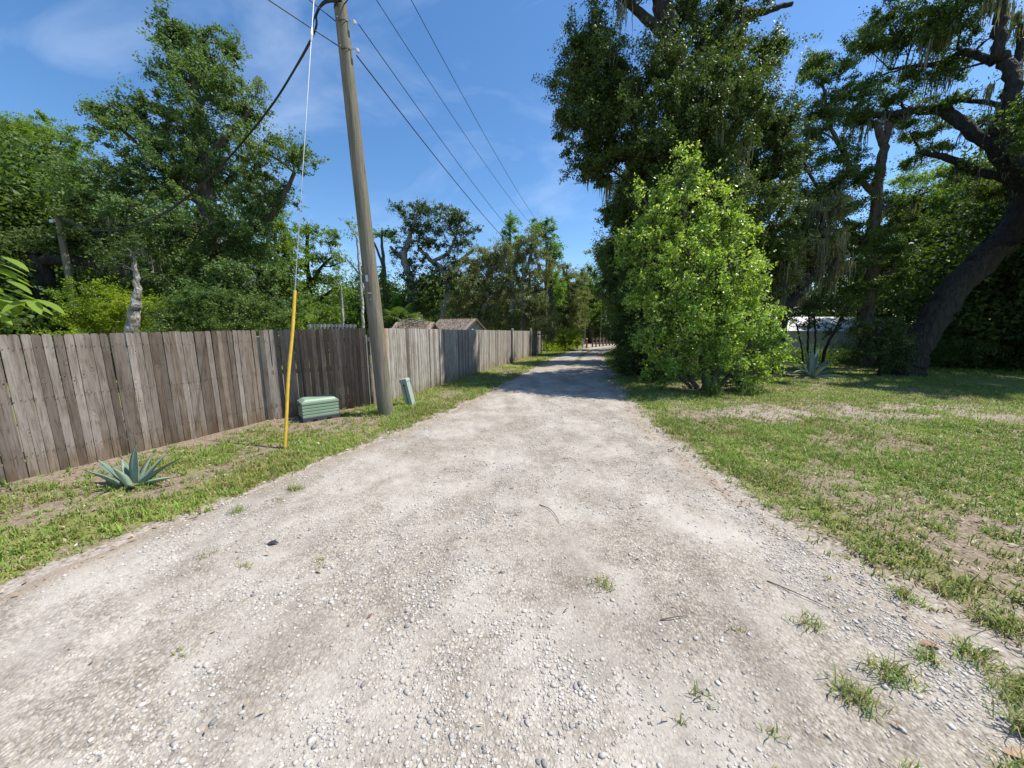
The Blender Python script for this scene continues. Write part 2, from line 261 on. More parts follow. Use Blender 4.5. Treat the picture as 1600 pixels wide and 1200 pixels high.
{'name': 'crooked_oak','label': 'crooked live oak with open dark crown left of the mossy trees','cat': 'tree','trunk': [(-7.87,27,-0.3,0.47625),(-7.87,27,0.3,0.381),(-7.82,27,3.52,0.349),(-7.83,27,5.44,0.295),(-8.19,27,7.09,0.244),(-7.72,27,8.71,0.169),(-7.18,27,10.07,0.096)],'limbs': [[(-8.05,27,6.95,0.195),(-8.85,27,7.56,0.146),(-9.21,27,8.02,0.097)],[(-5.58,27,0.3,0.304),(-5.51,27,2.54,0.275),(-4.84,27,4.97,0.247),(-5.2,27,6.16,0.245),(-6.24,27,7.09,0.171),(-7.08,27,7.88,0.121)],[(-5.06,27,5.92,0.196),(-4.1,27,6.86,0.146),(-2.91,27,7.79,0.097)],[(-6.05,27,6.95,0.146),(-4.86,27,7.56,0.121),(-4.25,27,8.71,0.072)]],'lobes': [(-7.65,27,10.25,0.96,0.86,0.76),(-6.68,27,10.52,1.05,0.86,0.67),(-5.01,27,10.43,1.24,0.96,0.67),(-3.73,27,10.16,0.96,0.81,0.67),(-7.31,27,9.26,1.25,1.01,0.77),(-5.28,27,9.53,1.82,1.34,0.86),(-3.13,27,9.17,0.87,0.72,0.58),(-6.38,27,8.34,1.55,1.16,0.77),(-4.06,27,8.34,1.26,0.97,0.68),(-8.86,27,7.23,0.58,0.58,0.58),(-8.43,27,8.02,0.58,0.48,0.39),(-7.62,27,6.77,0.88,0.88,0.88),(-7.38,27,5.44,1.28,1.18,1.08),(-5.71,27,5.44,1.28,1.33,1.38),(-3.93,27,5.92,1.28,1.23,1.18),(-6.71,27,3.76,1.69,1.44,1.19),(-8.06,27,3.62,1.0,1.0,1.0),(-3.97,27,4.01,1.19,1.24,1.29),(-4.88,27,6.95,0.98,0.78,0.59)],'leaf': 'dark_leaf','L': 0.19,'K': 2.2,'s': 0.42,'bark': 'pale_bark','moss': 6,'flat': 0.75,'up': 0.35,'group': None},
{'name': 'mossy_oak','label': 'wide grey green oak draped in moss above the far half of the fence','cat': 'tree','trunk': [(-1.97,25,-0.3,0.41125),(-1.97,25,0.4,0.329),(-2.04,25,2.48,0.301),(-1.83,25,4.29,0.229),(-1.59,25,6.05,0.136)],'limbs': [[(-1.99,25,2.48,0.185),(-3.23,25,3.39,0.138),(-3.67,25,4.29,0.069)],[(-1.84,25,3.84,0.161),(-0.69,25,4.73,0.114),(0.0,25,6.05,0.068)]],'lobes': [(-2.35,25,6.7,1.08,0.95,0.81),(-1.36,25,6.05,1.36,1.22,1.09),(-2.96,25,5.52,1.27,1.18,1.09),(-1.93,25,4.29,1.83,1.6,1.38),(-3.46,25,3.39,1.38,1.38,1.38),(-0.69,25,3.39,1.57,1.57,1.57),(-2.23,25,2.25,2.32,1.63,0.93),(-4.09,25,2.25,1.11,0.93,0.74),(-0.9,25,6.91,0.9,0.86,0.81)],'leaf': 'mossy_leaf','L': 0.15,'K': 2.8,'s': 0.4,'bark': 'pale_bark','moss': 16,'flat': 0.75,'up': 0.35,'group': None},
{'name': 'mossy_tree','label': 'tall thin grey moss hung tree with pale forked trunk near the fence end','cat': 'tree','trunk': [(0.81,24,-0.3,0.31),(0.81,24,0.46,0.248),(0.76,24,2.45,0.223),(0.61,24,4.61,0.176),(1.04,24,6.08,0.13),(1.63,24,7.94,0.064)],'limbs': [[(-0.09,24,0.46,0.18),(0.0,24,3.32,0.177),(-0.04,24,5.03,0.131),(-0.61,24,6.5,0.087),(-1.08,24,7.12,0.065)],[(0.7,24,4.61,0.132),(0.09,24,5.88,0.087),(0.52,24,7.32,0.065)]],'lobes': [(1.37,24,7.85,0.77,0.77,0.77),(0.52,24,7.04,0.86,0.82,0.78),(1.73,24,6.62,0.69,0.87,1.04),(-0.43,24,6.91,0.69,0.65,0.6),(0.87,24,5.46,1.22,1.13,1.05),(1.84,24,4.61,0.79,1.01,1.23),(-0.22,24,5.03,0.88,0.96,1.05),(0.97,24,3.32,1.5,1.37,1.24),(2.0,24,2.45,1.16,1.16,1.16),(0.0,24,2.23,1.25,1.07,0.89),(2.6,24,1.57,0.72,0.67,0.63),(2.27,24,5.67,0.52,0.7,0.87)],'leaf': 'mossy_leaf','L': 0.14,'K': 2.4,'s': 0.38,'bark': 'pale_bark','moss': 18,'flat': 0.75,'up': 0.35,'group': None},
{'name': 'poplar_tree','label': 'narrow bright green treetop on the left of the far pair','cat': 'tree','trunk': [(-0.14,36,-0.3,0.33875),(-0.14,36,-0.19,0.271),(-0.13,36,6.04,0.23),(-0.19,36,11.64,0.096)],'limbs': [[(-0.13,36,7.94,0.131),(0.39,36,9.8,0.097)]],'lobes': [(-0.26,36,12.48,0.7,0.67,0.64),(-0.32,36,11.52,0.9,0.87,0.83),(0.13,36,10.29,1.16,1.03,0.9),(-1.03,36,10.29,0.71,0.68,0.65),(-0.26,36,8.56,1.43,1.3,1.17)],'leaf': 'bright_leaf','L': 0.24,'K': 3.0,'s': 0.5,'bark': 'bark','moss': 0,'flat': 0.75,'up': 0.35,'group': 'pair of narrow far treetops'},
{'name': 'poplar_tree','label': 'broad bright green treetop on the right of the far pair','cat': 'tree','trunk': [(3.83,34,-0.3,0.36),(3.83,34,-0.08,0.288),(3.73,34,5.8,0.249),(3.15,34,11.09,0.091)],'limbs': [[(3.58,34,7.0,0.124),(4.17,34,8.77,0.092)]],'lobes': [(2.18,34,11.66,0.66,0.63,0.6),(3.14,34,11.66,0.85,0.79,0.73),(2.79,34,10.63,1.21,1.09,0.97),(4.27,34,9.7,0.73,0.79,0.85),(4.42,34,8.54,0.74,0.74,0.74),(3.55,34,9.24,0.86,0.79,0.73),(3.96,34,7.0,0.99,1.05,1.11),(4.36,34,5.2,1.12,1.18,1.25)],'leaf': 'bright_leaf','L': 0.22,'K': 3.0,'s': 0.5,'bark': 'bark','moss': 0,'flat': 0.75,'up': 0.35,'group': 'pair of narrow far treetops'},
{'name': 'roadside_tree','label': 'soft green tree over the bushes left of the far road','cat': 'tree','trunk': [(6.07,38,-0.3,0.3575),(6.07,38,-0.3,0.286),(6.04,38,3.55,0.246),(6.1,38,6.95,0.139)],'limbs': [[(6.03,38,4.24,0.14),(6.95,38,6.28,0.104)]],'lobes': [(5.79,38,7.95,1.24,1.1,0.97),(7.06,38,7.08,1.38,1.32,1.25),(5.42,38,6.28,1.53,1.46,1.39),(6.7,38,5.26,1.81,1.6,1.4),(5.19,38,4.1,1.54,1.47,1.4),(7.17,38,3.55,1.41,1.41,1.41),(5.93,38,2.52,1.98,1.55,1.13)],'leaf': 'mossy_leaf','L': 0.2,'K': 2.8,'s': 0.5,'bark': 'bark','moss': 4,'flat': 0.75,'up': 0.35,'group': 'trees closing the far view'},
{'name': 'roadside_tree','label': 'pale green tree at the far bend closing the view down the road','cat': 'tree','trunk': [(10.81,46,-0.3,0.37875),(10.81,46,-0.73,0.303),(10.63,46,3.93,0.255),(10.23,46,8.05,0.126)],'limbs': [[(10.6,46,4.77,0.127),(11.35,46,7.23,0.084)]],'lobes': [(9.87,46,8.85,1.17,1.17,1.17),(10.93,46,7.4,1.68,1.6,1.51),(9.44,46,6.58,1.35,1.35,1.35),(11.52,46,5.18,1.86,1.69,1.52),(10.03,46,4.1,1.7,1.62,1.53),(11.78,46,2.93,2.05,1.62,1.2),(13.44,46,3.93,1.7,1.87,2.04)],'leaf': 'spring_leaf','L': 0.26,'K': 2.8,'s': 0.6,'bark': 'bark','moss': 0,'flat': 0.75,'up': 0.35,'group': 'trees closing the far view'},
{'name': 'grey_mossy_oak','label': 'grey moss hung oak overhanging the far road from the right','cat': 'tree','trunk': [(9.87,30,-0.3,0.42250000000000004),(9.87,30,0.14,0.338),(9.57,30,2.63,0.306),(9.11,30,5.33,0.247),(8.57,30,7.43,0.136)],'limbs': [[(9.24,30,4.79,0.165),(8.07,30,6.38,0.109),(7.38,30,7.43,0.081)]],'lobes': [(7.45,30,8.15,0.97,0.92,0.86),(8.35,30,8.72,1.18,1.08,0.97),(7.83,30,6.91,1.09,1.14,1.2),(9.22,30,7.43,1.41,1.52,1.63),(8.56,30,5.33,1.32,1.37,1.43),(9.65,30,4.26,1.43,1.54,1.65),(10.32,30,2.08,1.34,1.34,1.34),(8.87,30,3.28,0.67,0.72,0.78)],'leaf': 'mossy_leaf','L': 0.2,'K': 3.0,'s': 0.5,'bark': 'bark','moss': 14,'flat': 0.75,'up': 0.35,'group': None},
{'name': 'lime_bush','label': 'lime green roadside bush just past the end of the fence','cat': 'bush','trunk': [(4.47,29,-0.3,0.10250000000000001),(4.47,29,0.24,0.082),(4.46,29,0.73,0.082),(4.33,29,1.27,0.054)],'limbs': [],'lobes': [(4.24,29,0.89,0.98,0.76,0.54),(4.98,29,1.32,0.87,0.73,0.6),(3.59,29,0.57,0.87,0.65,0.44),(5.43,29,0.84,0.54,0.52,0.49),(3.15,29,0.73,0.65,0.57,0.49)],'leaf': 'yellow_leaf','L': 0.13,'K': 3.0,'s': 0.3,'bark': 'bark','moss': 0,'flat': 0.75,'up': 0.35,'group': None},
{'name': 'verge_oak','label': 'dark leafy oak behind the towering roadside oak,shading the middle of the road','cat': 'tree','trunk': [(7.17,18.5,-0.3,0.39375),(7.17,18.5,0.06,0.315),(6.93,18.5,2.96,0.256),(6.67,18.5,5.57,0.2),(6.47,18.5,7.76,0.131)],'limbs': [[(6.77,18.5,4.93,0.134),(5.64,18.5,6.2,0.083)],[(6.67,18.5,6.2,0.133),(7.85,18.5,7.76,0.082)]],'lobes': [(6.47,18.5,8.97,1.62,1.29,0.97),(5.72,18.5,7.76,1.11,1.11,1.11),(7.52,18.5,7.76,1.64,1.47,1.31),(5.48,18.5,6.05,1.13,1.16,1.2),(7.0,18.5,5.57,2.0,1.73,1.47),(5.73,18.5,4.28,1.01,1.11,1.21),(6.82,18.5,2.96,1.71,1.36,1.02),(7.7,18.5,9.86,1.6,1.44,1.28),(6.67,18.5,10.88,1.27,1.11,0.95),(5.9,18.5,2.29,0.89,0.89,0.89)],'leaf': 'oak_leaf','L': 0.15,'K': 3.2,'s': 0.45,'bark': 'dark_bark','moss': 6,'flat': 0.75,'up': 0.35,'group': 'oaks along the right verge'},
{'name': 'verge_oak','label': 'dark leafy oak beyond the fence end on the right verge,hidden low by the hedge','cat': 'tree','trunk': [(9.25,24.5,-0.3,0.405),(9.25,24.5,-0.26,0.324),(8.95,24.5,3.36,0.271),(8.66,24.5,6.81,0.199),(8.45,24.5,8.89,0.131)],'limbs': [[(8.75,24.5,5.96,0.133),(7.48,24.5,7.44,0.088)],[(8.7,24.5,6.81,0.132),(10.04,24.5,8.48,0.087)]],'lobes': [(7.94,24.5,10.99,1.72,1.42,1.12),(8.94,24.5,12.18,1.7,1.45,1.19),(8.23,24.5,9.71,1.73,1.43,1.13),(7.21,24.5,8.48,1.14,1.09,1.05),(9.58,24.5,8.89,1.74,1.52,1.31),(7.09,24.5,6.39,1.15,1.2,1.24),(8.83,24.5,6.81,2.21,1.9,1.59),(7.4,24.5,4.45,1.17,1.26,1.35),(8.98,24.5,4.23,1.8,1.57,1.35)],'leaf': 'oak_leaf','L': 0.18,'K': 3.0,'s': 0.5,'bark': 'dark_bark','moss': 6,'flat': 0.75,'up': 0.35,'group': 'oaks along the right verge'},
{'name': 'roadside_oak','label': 'huge dark oak with hanging moss towering right of the road','cat': 'tree','trunk': [(6.06,12.8,-0.3,0.9175),(6.06,12.8,-0.28,0.734),(5.84,12.8,2.13,0.617),(5.6,12.8,4.83,0.505),(5.52,12.8,7.77,0.419),(5.39,12.8,10.11,0.364),(4.92,12.8,11.96,0.292),(4.66,12.8,13.88,0.182)],'limbs': [[(5.57,12.8,5.91,0.294),(4.45,12.8,7.16,0.2),(3.28,12.8,8.37,0.109),(2.49,12.8,9.35,0.065)],[(5.52,12.8,7.77,0.287),(6.52,12.8,8.96,0.217),(7.5,12.8,9.92,0.15),(8.3,12.8,10.49,0.085)],[(5.36,12.8,9.35,0.216),(6.15,12.8,10.68,0.17),(7.1,12.8,11.78,0.125),(8.12,12.8,11.99,0.094),(9.09,12.8,12.21,0.062)],[(5.64,12.8,4.83,0.298),(7.2,12.8,6.33,0.203),(8.66,12.8,7.36,0.133),(9.55,12.8,8.17,0.066)],[(5.14,12.8,11.23,0.189),(4.17,12.8,11.96,0.125),(3.31,12.8,12.49,0.083)],[(5.71,12.8,3.28,0.281),(4.86,12.8,4.17,0.162),(4.24,12.8,4.83,0.092)]],'lobes': [(2.7,12.8,11.08,0.97,0.93,0.89),(2.09,12.8,10.26,0.81,0.79,0.77),(1.94,12.3,8.77,0.79,0.83,0.88),(3.25,12.8,10.11,1.2,1.18,1.15),(2.65,12.8,7.87,0.93,0.9,0.88),(3.51,12.8,7.2,1.02,0.96,0.89),(4.18,12.8,6.01,0.95,0.99,1.04),(4.03,11.8,8.03,1.33,1.23,1.13),(4.36,11.8,9.63,0.98,0.88,0.79),(5.86,13.8,12.56,0.68,0.63,0.59),(6.51,12.8,11.41,1.18,1.07,0.97),(6.36,11.8,8.93,1.43,1.27,1.11),(5.92,11.8,7.11,1.63,1.39,1.14),(8.28,12.8,7.77,1.19,1.19,1.19),(7.95,12.8,10.11,0.86,0.96,1.07),(7.27,12.8,12.14,0.91,0.77,0.62),(3.59,12.8,13.02,1.23,0.96,0.7),(5.68,12.8,13.88,2.43,1.72,1.01),(8.84,12.8,8.76,0.78,0.89,1.0),(8.8,12.8,6.12,1.26,1.2,1.13),(4.19,12.8,4.5,0.83,0.92,1.01),(4.69,12.8,3.16,1.08,1.08,1.08),(4.24,12.8,1.89,0.52,0.69,0.86),(4.59,12.8,0.7,0.63,0.72,0.82),(4.52,11.0,7.35,1.13,1.04,0.94),(5.27,11.3,8.2,0.96,0.96,0.96),(4.54,11.3,6.16,1.19,1.09,0.99),(3.48,12.8,8.96,1.09,1.09,1.09),(2.79,12.8,9.92,0.86,0.86,0.86),(6.08,10.8,7.5,1.11,1.11,1.11),(6.63,10.8,5.79,1.14,1.04,0.95),(9.41,12.8,7.57,0.66,0.77,0.89),(6.36,13.8,6.0,1.96,1.71,1.47),(7.55,14.8,3.78,2.16,1.89,1.62),(9.45,13.8,4.6,1.49,1.37,1.24),(5.41,13.8,1.65,1.03,1.03,1.03)],'leaf': 'dark_leaf','L': 0.115,'K': 4.6,'s': 0.4,'bark': 'dark_bark','moss': 20,'flat': 0.75,'up': 0.35,'group': None},
{'name': 'yaupon_bush','label': 'tall bright green bush with pale sprays standing before the dark oak','cat': 'bush','trunk': [(5.57,9.7,-0.3,0.10500000000000001),(5.57,9.7,0.06,0.084),(5.37,9.7,1.32,0.073),(5.05,9.7,2.91,0.053),(4.66,9.7,4.58,0.034),(4.42,9.7,5.85,0.017)],'limbs': [[(5.79,9.7,0.1,0.074),(6.01,9.7,1.32,0.064),(6.03,9.7,2.91,0.044),(5.88,9.7,4.41,0.026)],[(5.38,9.7,0.1,0.074),(4.55,9.7,1.32,0.055),(4.07,9.7,3.08,0.044),(3.78,9.7,4.74,0.026)],[(5.94,9.7,0.06,0.065),(6.59,9.7,0.95,0.046),(6.93,9.7,2.03,0.036),(7.01,9.7,2.91,0.018)],[(5.2,9.7,0.1,0.056),(4.39,9.7,0.95,0.046),(3.87,9.7,2.03,0.027)]],'lobes': [(4.32,9.7,6.31,0.13,0.18,0.23),(4.48,9.7,5.97,0.24,0.24,0.25),(4.9,9.7,6.19,0.13,0.2,0.27),(3.4,9.7,5.44,0.15,0.21,0.27),(5.95,9.7,5.09,0.15,0.23,0.31),(6.48,9.7,4.41,0.17,0.24,0.31),(3.03,9.7,4.33,0.17,0.23,0.28),(5.47,9.7,5.41,0.15,0.2,0.24),(4.4,9.7,5.61,0.58,0.49,0.41),(4.03,9.7,5.19,0.41,0.43,0.44),(4.96,9.7,5.41,0.41,0.39,0.37),(4.64,9.7,4.82,1.06,0.82,0.58),(5.56,9.7,5.03,0.51,0.48,0.44),(5.98,9.7,4.48,0.41,0.47,0.52),(3.59,9.7,4.48,0.38,0.41,0.45),(5.38,9.7,4.22,1.04,0.82,0.59),(4.06,9.4,3.85,1.01,0.84,0.68),(6.39,9.7,3.69,0.49,0.53,0.56),(3.32,9.7,3.75,0.45,0.47,0.49),(5.18,9.2,3.17,1.17,0.92,0.67),(4.12,9.4,2.87,1.1,0.91,0.72),(6.65,9.7,2.87,0.64,0.66,0.67),(3.49,9.7,2.73,0.46,0.59,0.71),(4.61,9.2,1.94,1.2,0.94,0.68),(5.72,9.2,2.02,1.02,0.85,0.68),(7.05,9.7,2.03,0.47,0.5,0.54),(3.9,9.7,1.59,0.62,0.67,0.72),(4.85,9.7,0.95,0.92,0.75,0.59),(5.86,9.4,0.98,0.89,0.71,0.53),(6.93,9.7,1.23,0.66,0.62,0.58),(7.28,9.5,1.24,0.46,0.46,0.46),(7.29,9.7,0.49,0.55,0.52,0.48),(4.43,9.7,0.49,0.74,0.61,0.48),(6.48,9.7,0.31,0.74,0.56,0.37)],'leaf': 'yaupon_leaf','L': 0.118,'K': 2.0,'s': 0.24,'bark': 'bark','moss': 0,'flat': 0.9,'up': 0.25,'group': None},
{'name': 'broken_oak','label': 'grey trunked oak with a broken fork and airy layered crown','cat': 'tree','trunk': [(16.36,15.5,-0.3,0.3675),(16.36,15.5,0.13,0.294),(16.04,15.5,2.2,0.244),(15.7,15.5,4.95,0.21),(15.49,15.5,7.55,0.19),(15.5,15.5,9.04,0.16),(15.52,15.5,10.2,0.106)],'limbs': [[(15.44,15.5,9.4,0.146),(15.13,15.5,10.0,0.119),(14.98,15.5,10.24,0.066)],[(15.5,15.5,10.0,0.106),(15.89,15.5,10.48,0.079),(16.38,15.5,10.83,0.052)],[(15.76,15.5,4.95,0.126),(14.33,15.5,6.27,0.096),(13.04,15.5,7.55,0.068),(12.2,15.5,8.79,0.04)],[(15.59,15.5,7.29,0.123),(14.25,15.5,8.55,0.094),(13.22,15.5,10.0,0.066),(12.59,15.5,11.65,0.039)],[(15.62,15.5,6.78,0.096),(16.89,15.5,7.29,0.068),(17.66,15.5,7.55,0.041)]],'lobes': [(12.13,15.5,12.51,0.57,0.46,0.36),(12.91,15.5,12.11,0.67,0.54,0.41),(12.13,15.5,11.76,0.57,0.49,0.41),(13.66,15.5,11.46,0.73,0.55,0.36),(12.79,15.5,10.83,1.05,0.73,0.42),(14.08,15.5,10.43,0.89,0.63,0.37),(12.5,15.5,9.88,0.74,0.58,0.42),(13.6,15.5,9.23,1.17,0.83,0.48),(12.4,15.5,8.67,0.81,0.67,0.54),(14.59,15.5,8.1,1.03,0.76,0.49),(13.33,15.5,7.8,1.08,0.81,0.54),(12.26,15.5,7.29,0.98,0.84,0.71),(14.23,15.5,6.91,1.09,0.82,0.55),(13.1,15.5,6.14,1.27,0.99,0.72),(14.84,15.5,5.61,1.22,0.94,0.67),(12.22,15.5,5.48,1.11,1.03,0.94),(13.87,15.5,4.68,1.4,1.12,0.84),(16.52,15.5,7.09,0.98,0.74,0.49),(17.08,15.5,6.27,0.99,0.8,0.61),(16.44,15.5,4.41,1.12,1.04,0.96),(15.02,15.5,3.6,1.13,0.94,0.74)],'leaf': 'oak_leaf','L': 0.12,'K': 4.0,'s': 0.42,'bark': 'bark','moss': 14,'flat': 0.55,'up': 0.35,'group': None},
{'name': 'leaning_live_oak','label': 'massive leaning live oak with sweeping limbs at the right edge','cat': 'tree','trunk': [(15.35,13.2,-0.3,0.6900000000000001),(15.35,13.2,0.12,0.552),(15.63,13.2,1.04,0.459),(16.1,13.2,2.21,0.428),(16.86,13.2,3.51,0.421),(17.58,13.2,4.38,0.417),(18.26,13.2,5.15,0.413),(18.69,13.2,5.93,0.397),(18.61,13.2,6.69,0.359),(18.12,13.2,7.37,0.298),(17.28,13.2,8.04,0.239)],'limbs': [[(18.13,13.2,7.33,0.298),(17.27,13.2,8.08,0.25),(16.92,13.0,8.67,0.211),(16.92,12.9,9.41,0.196),(16.9,12.9,10.04,0.184),(16.88,13.2,10.82,0.164),(16.53,13.2,11.19,0.153),(16.49,13.2,11.85,0.141),(16.4,13.2,12.65,0.118),(16.22,13.2,13.73,0.084)],[(16.9,12.9,10.04,0.119),(17.35,13.2,10.86,0.11),(17.26,13.2,11.53,0.087),(16.98,13.2,12.28,0.064)],[(16.76,13.4,10.92,0.111),(16.54,13.8,11.49,0.103),(16.44,14.2,11.82,0.094),(16.34,14.6,11.78,0.085),(15.67,15.0,11.93,0.062),(15.13,15.4,12.08,0.038)],[(17.27,13.2,8.08,0.193),(17.21,13.7,8.68,0.188),(16.84,14.2,9.53,0.181),(16.68,14.7,10.23,0.174),(16.26,15.0,10.38,0.152),(15.49,15.4,10.49,0.118),(14.48,15.8,10.65,0.08),(13.65,15.8,10.84,0.04)],[(18.36,13.2,6.86,0.162),(17.92,13.5,7.32,0.141),(17.68,14.0,7.73,0.134),(16.92,14.4,8.36,0.112),(16.33,14.8,8.75,0.064)],[(17.15,13.2,9.22,0.09),(17.27,13.5,9.7,0.08),(16.96,14.1,10.18,0.071),(16.64,14.5,10.4,0.037)],[(18.75,13.2,6.25,0.349),(19.58,13.2,7.96,0.273),(20.12,13.2,10.18,0.199),(20.2,13.2,12.28,0.107)]],'lobes': [(15.08,15.8,14.17,0.88,0.67,0.46),(15.88,15.4,13.6,1.01,0.78,0.55),(16.06,14.5,13.27,1.09,0.83,0.57),(15.64,15.8,13.18,0.94,0.68,0.42),(16.13,15.1,12.76,1.0,0.7,0.4),(16.32,14.2,12.43,1.03,0.72,0.42),(16.26,13.5,12.55,0.97,0.77,0.57),(16.96,13.2,11.9,0.73,0.69,0.65),(15.2,15.8,12.12,0.69,0.5,0.32),(16.01,15.5,12.11,0.88,0.57,0.26),(14.94,15.8,11.41,0.9,0.61,0.32),(14.17,15.8,10.89,0.86,0.59,0.32),(16.17,15.7,11.07,1.06,0.69,0.32),(15.45,15.8,10.46,1.02,0.67,0.32),(16.6,14.5,10.58,0.68,0.45,0.22),(16.81,13.8,10.32,0.65,0.46,0.28),(17.16,13.2,9.59,0.49,0.4,0.31),(18.04,13.2,8.68,0.59,0.52,0.45),(16.95,14.7,8.85,0.76,0.53,0.3),(16.78,15.3,8.82,0.74,0.53,0.32),(17.94,13.2,10.96,0.79,0.83,0.88),(19.01,13.2,11.9,1.3,1.19,1.08),(20.0,13.2,9.78,1.56,1.44,1.33),(20.37,13.2,7.54,1.6,1.37,1.14),(15.77,14.5,14.71,1.62,1.28,0.93),(16.81,13.2,13.91,1.89,1.47,1.05),(14.99,15.8,15.45,1.02,0.81,0.61),(22.12,13.2,5.38,1.88,1.65,1.41),(16.5,15.0,11.77,1.0,0.67,0.35),(16.1,15.2,9.73,1.04,0.7,0.36),(17.91,14.2,9.42,0.63,0.48,0.34),(16.56,14.2,11.24,0.71,0.5,0.28),(16.79,13.7,11.9,0.68,0.54,0.41),(17.74,13.7,11.2,0.5,0.45,0.41),(14.29,15.8,13.45,0.68,0.55,0.42),(19.59,14.7,7.25,1.03,0.77,0.52),(17.89,14.7,7.96,0.92,0.64,0.36),(21.94,13.2,10.76,1.97,1.97,1.97),(15.62,10.7,7.78,1.09,1.0,0.91),(17.72,10.7,6.78,1.48,1.29,1.11),(20.62,11.2,5.94,1.77,1.67,1.57),(15.72,9.8,6.97,1.17,1.0,0.84),(17.18,9.8,5.42,1.55,1.29,1.03),(18.61,11.7,5.55,0.83,0.72,0.62),(19.14,10.2,7.18,1.91,1.65,1.39),(17.91,11.2,9.23,1.49,1.31,1.12),(21.75,10.7,5.22,2.08,1.8,1.51)],'leaf': 'oak_leaf','L': 0.12,'K': 4.2,'s': 0.42,'bark': 'dark_bark','moss': 26,'flat': 0.5,'up': 0.35,'group': None},
{'name': 'sunlit_oak','label': 'yellow green sunlit tree glowing behind the leaning live oak','cat': 'tree','trunk': [(27.87,21,-0.3,0.39875),(27.87,21,-0.57,0.319),(26.88,21,4.25,0.269),(26.32,21,7.87,0.187),(26.22,21,10.96,0.091)],'limbs': [[(26.57,21,6.09,0.151),(24.2,21,8.22,0.112),(23.19,21,9.6,0.055)],[(26.35,21,7.52,0.15),(27.54,21,9.95,0.11),(27.89,21,11.62,0.054)]],'lobes': [(23.88,21,9.88,1.69,1.4,1.1),(26.33,21,10.45,1.68,1.46,1.24),(27.9,21,11.89,1.23,1.12,1.01),(25.46,21,8.4,2.23,1.82,1.41),(28.13,21,8.92,2.22,1.96,1.7),(23.11,21,8.05,1.86,1.6,1.34),(30.19,21,9.6,1.84,2.02,2.21),(24.57,21,6.27,2.27,1.89,1.51),(27.97,21,6.27,2.65,2.08,1.51),(22.52,21,6.09,1.89,1.7,1.51),(26.88,21,4.25,3.07,2.23,1.38),(23.87,21,3.88,2.31,1.85,1.39),(30.84,21,5.36,2.28,2.09,1.9)],'leaf': 'spring_leaf','L': 0.15,'K': 2.8,'s': 0.5,'bark': 'dark_bark','moss': 0,'flat': 0.7,'up': 0.35,'group': None},
{'name': 'leaning_sapling','label': 'slim dark moss hung tree leaning right beside the tall bright bush','cat': 'tree','trunk': [(10.62,13.6,-0.3,0.2575),(10.62,13.6,0.25,0.206),(10.65,13.6,2.15,0.189),(11.19,13.6,3.37,0.174),(11.65,13.6,3.97,0.148),(11.74,13.6,5.26,0.109),(11.73,13.6,6.17,0.06)],'limbs': [[(11.6,13.6,3.97,0.099),(12.29,13.6,4.32,0.074),(12.67,13.6,4.75,0.037)],[(10.65,13.6,2.15,0.114),(10.39,13.6,3.37,0.087),(10.39,13.6,4.56,0.049)]],'lobes': [(11.76,13.6,6.28,0.82,0.7,0.58),(12.31,13.6,5.02,0.73,0.71,0.68),(11.29,13.6,4.79,0.73,0.73,0.73),(10.49,13.6,4.56,0.83,0.83,0.83),(12.33,13.6,4.09,0.74,0.62,0.49),(10.57,13.6,3.37,0.6,0.62,0.65)],'leaf': 'mossy_leaf','L': 0.11,'K': 2.5,'s': 0.32,'bark': 'dark_bark','moss': 22,'flat': 0.75,'up': 0.35,'group': None},
{'name': 'understory_tree','label': 'small dark slender tree before the white roofed home','cat': 'tree','trunk': [(12.72,14.5,-0.3,0.051250000000000004),(12.72,14.5,0.01,0.041),(12.57,14.5,1.1,0.041),(12.48,14.5,2.18,0.032),(12.32,14.5,2.96,0.027)],'limbs': [[(13.28,14.5,-0.05,0.055),(13.35,14.5,0.97,0.055),(13.7,14.5,1.91,0.04),(13.93,14.5,2.57,0.027)],[(12.94,14.5,0.01,0.033),(12.86,14.5,1.37,0.033),(12.66,14.5,2.44,0.027)],[(12.56,14.5,0.01,0.033),(12.3,14.5,1.1,0.027),(11.96,14.5,2.04,0.027)]],'lobes': [(12.16,14.5,2.75,0.53,0.43,0.32),(12.87,14.5,2.86,0.59,0.45,0.32),(13.68,14.5,2.75,0.64,0.48,0.32),(12.44,14.5,2.04,0.48,0.38,0.27),(13.36,14.5,1.86,0.54,0.4,0.27),(11.83,14.5,2.18,0.32,0.3,0.27),(14.12,14.5,2.18,0.43,0.35,0.27)],'leaf': 'dark_leaf','L': 0.11,'K': 2.0,'s': 0.22,'bark': 'dark_bark','moss': 0,'flat': 0.75,'up': 0.35,'group': None},
{'name': 'wild_shrub','label': 'dark mounded shrub at the foot of the grey trunked oak','cat': 'bush','trunk': [(13.96,12.8,-0.3,0.07625),(13.96,12.8,0.34,0.061),(13.74,12.8,1.18,0.06),(13.57,12.8,1.89,0.036)],'limbs': [[(13.96,12.8,0.46,0.048),(14.37,12.8,1.42,0.036)],[(13.86,12.8,0.46,0.048),(13.05,12.8,1.42,0.036)]],'lobes': [(13.14,12.8,0.89,0.63,0.51,0.39),(13.72,12.8,1.3,0.72,0.62,0.53),(14.43,12.8,1.06,0.67,0.6,0.53),(13.35,12.8,1.77,0.57,0.48,0.38),(14.06,12.8,1.84,0.57,0.45,0.33),(14.86,12.8,0.7,0.48,0.41,0.34),(12.83,12.8,0.58,0.44,0.34,0.24),(14.16,12.8,0.55,0.73,0.51,0.29)],'leaf': 'dark_leaf','L': 0.085,'K': 2.6,'s': 0.25,'bark': 'dark_bark','moss': 0,'flat': 0.75,'up': 0.35,'group': 'dark shrubs under the oaks'},
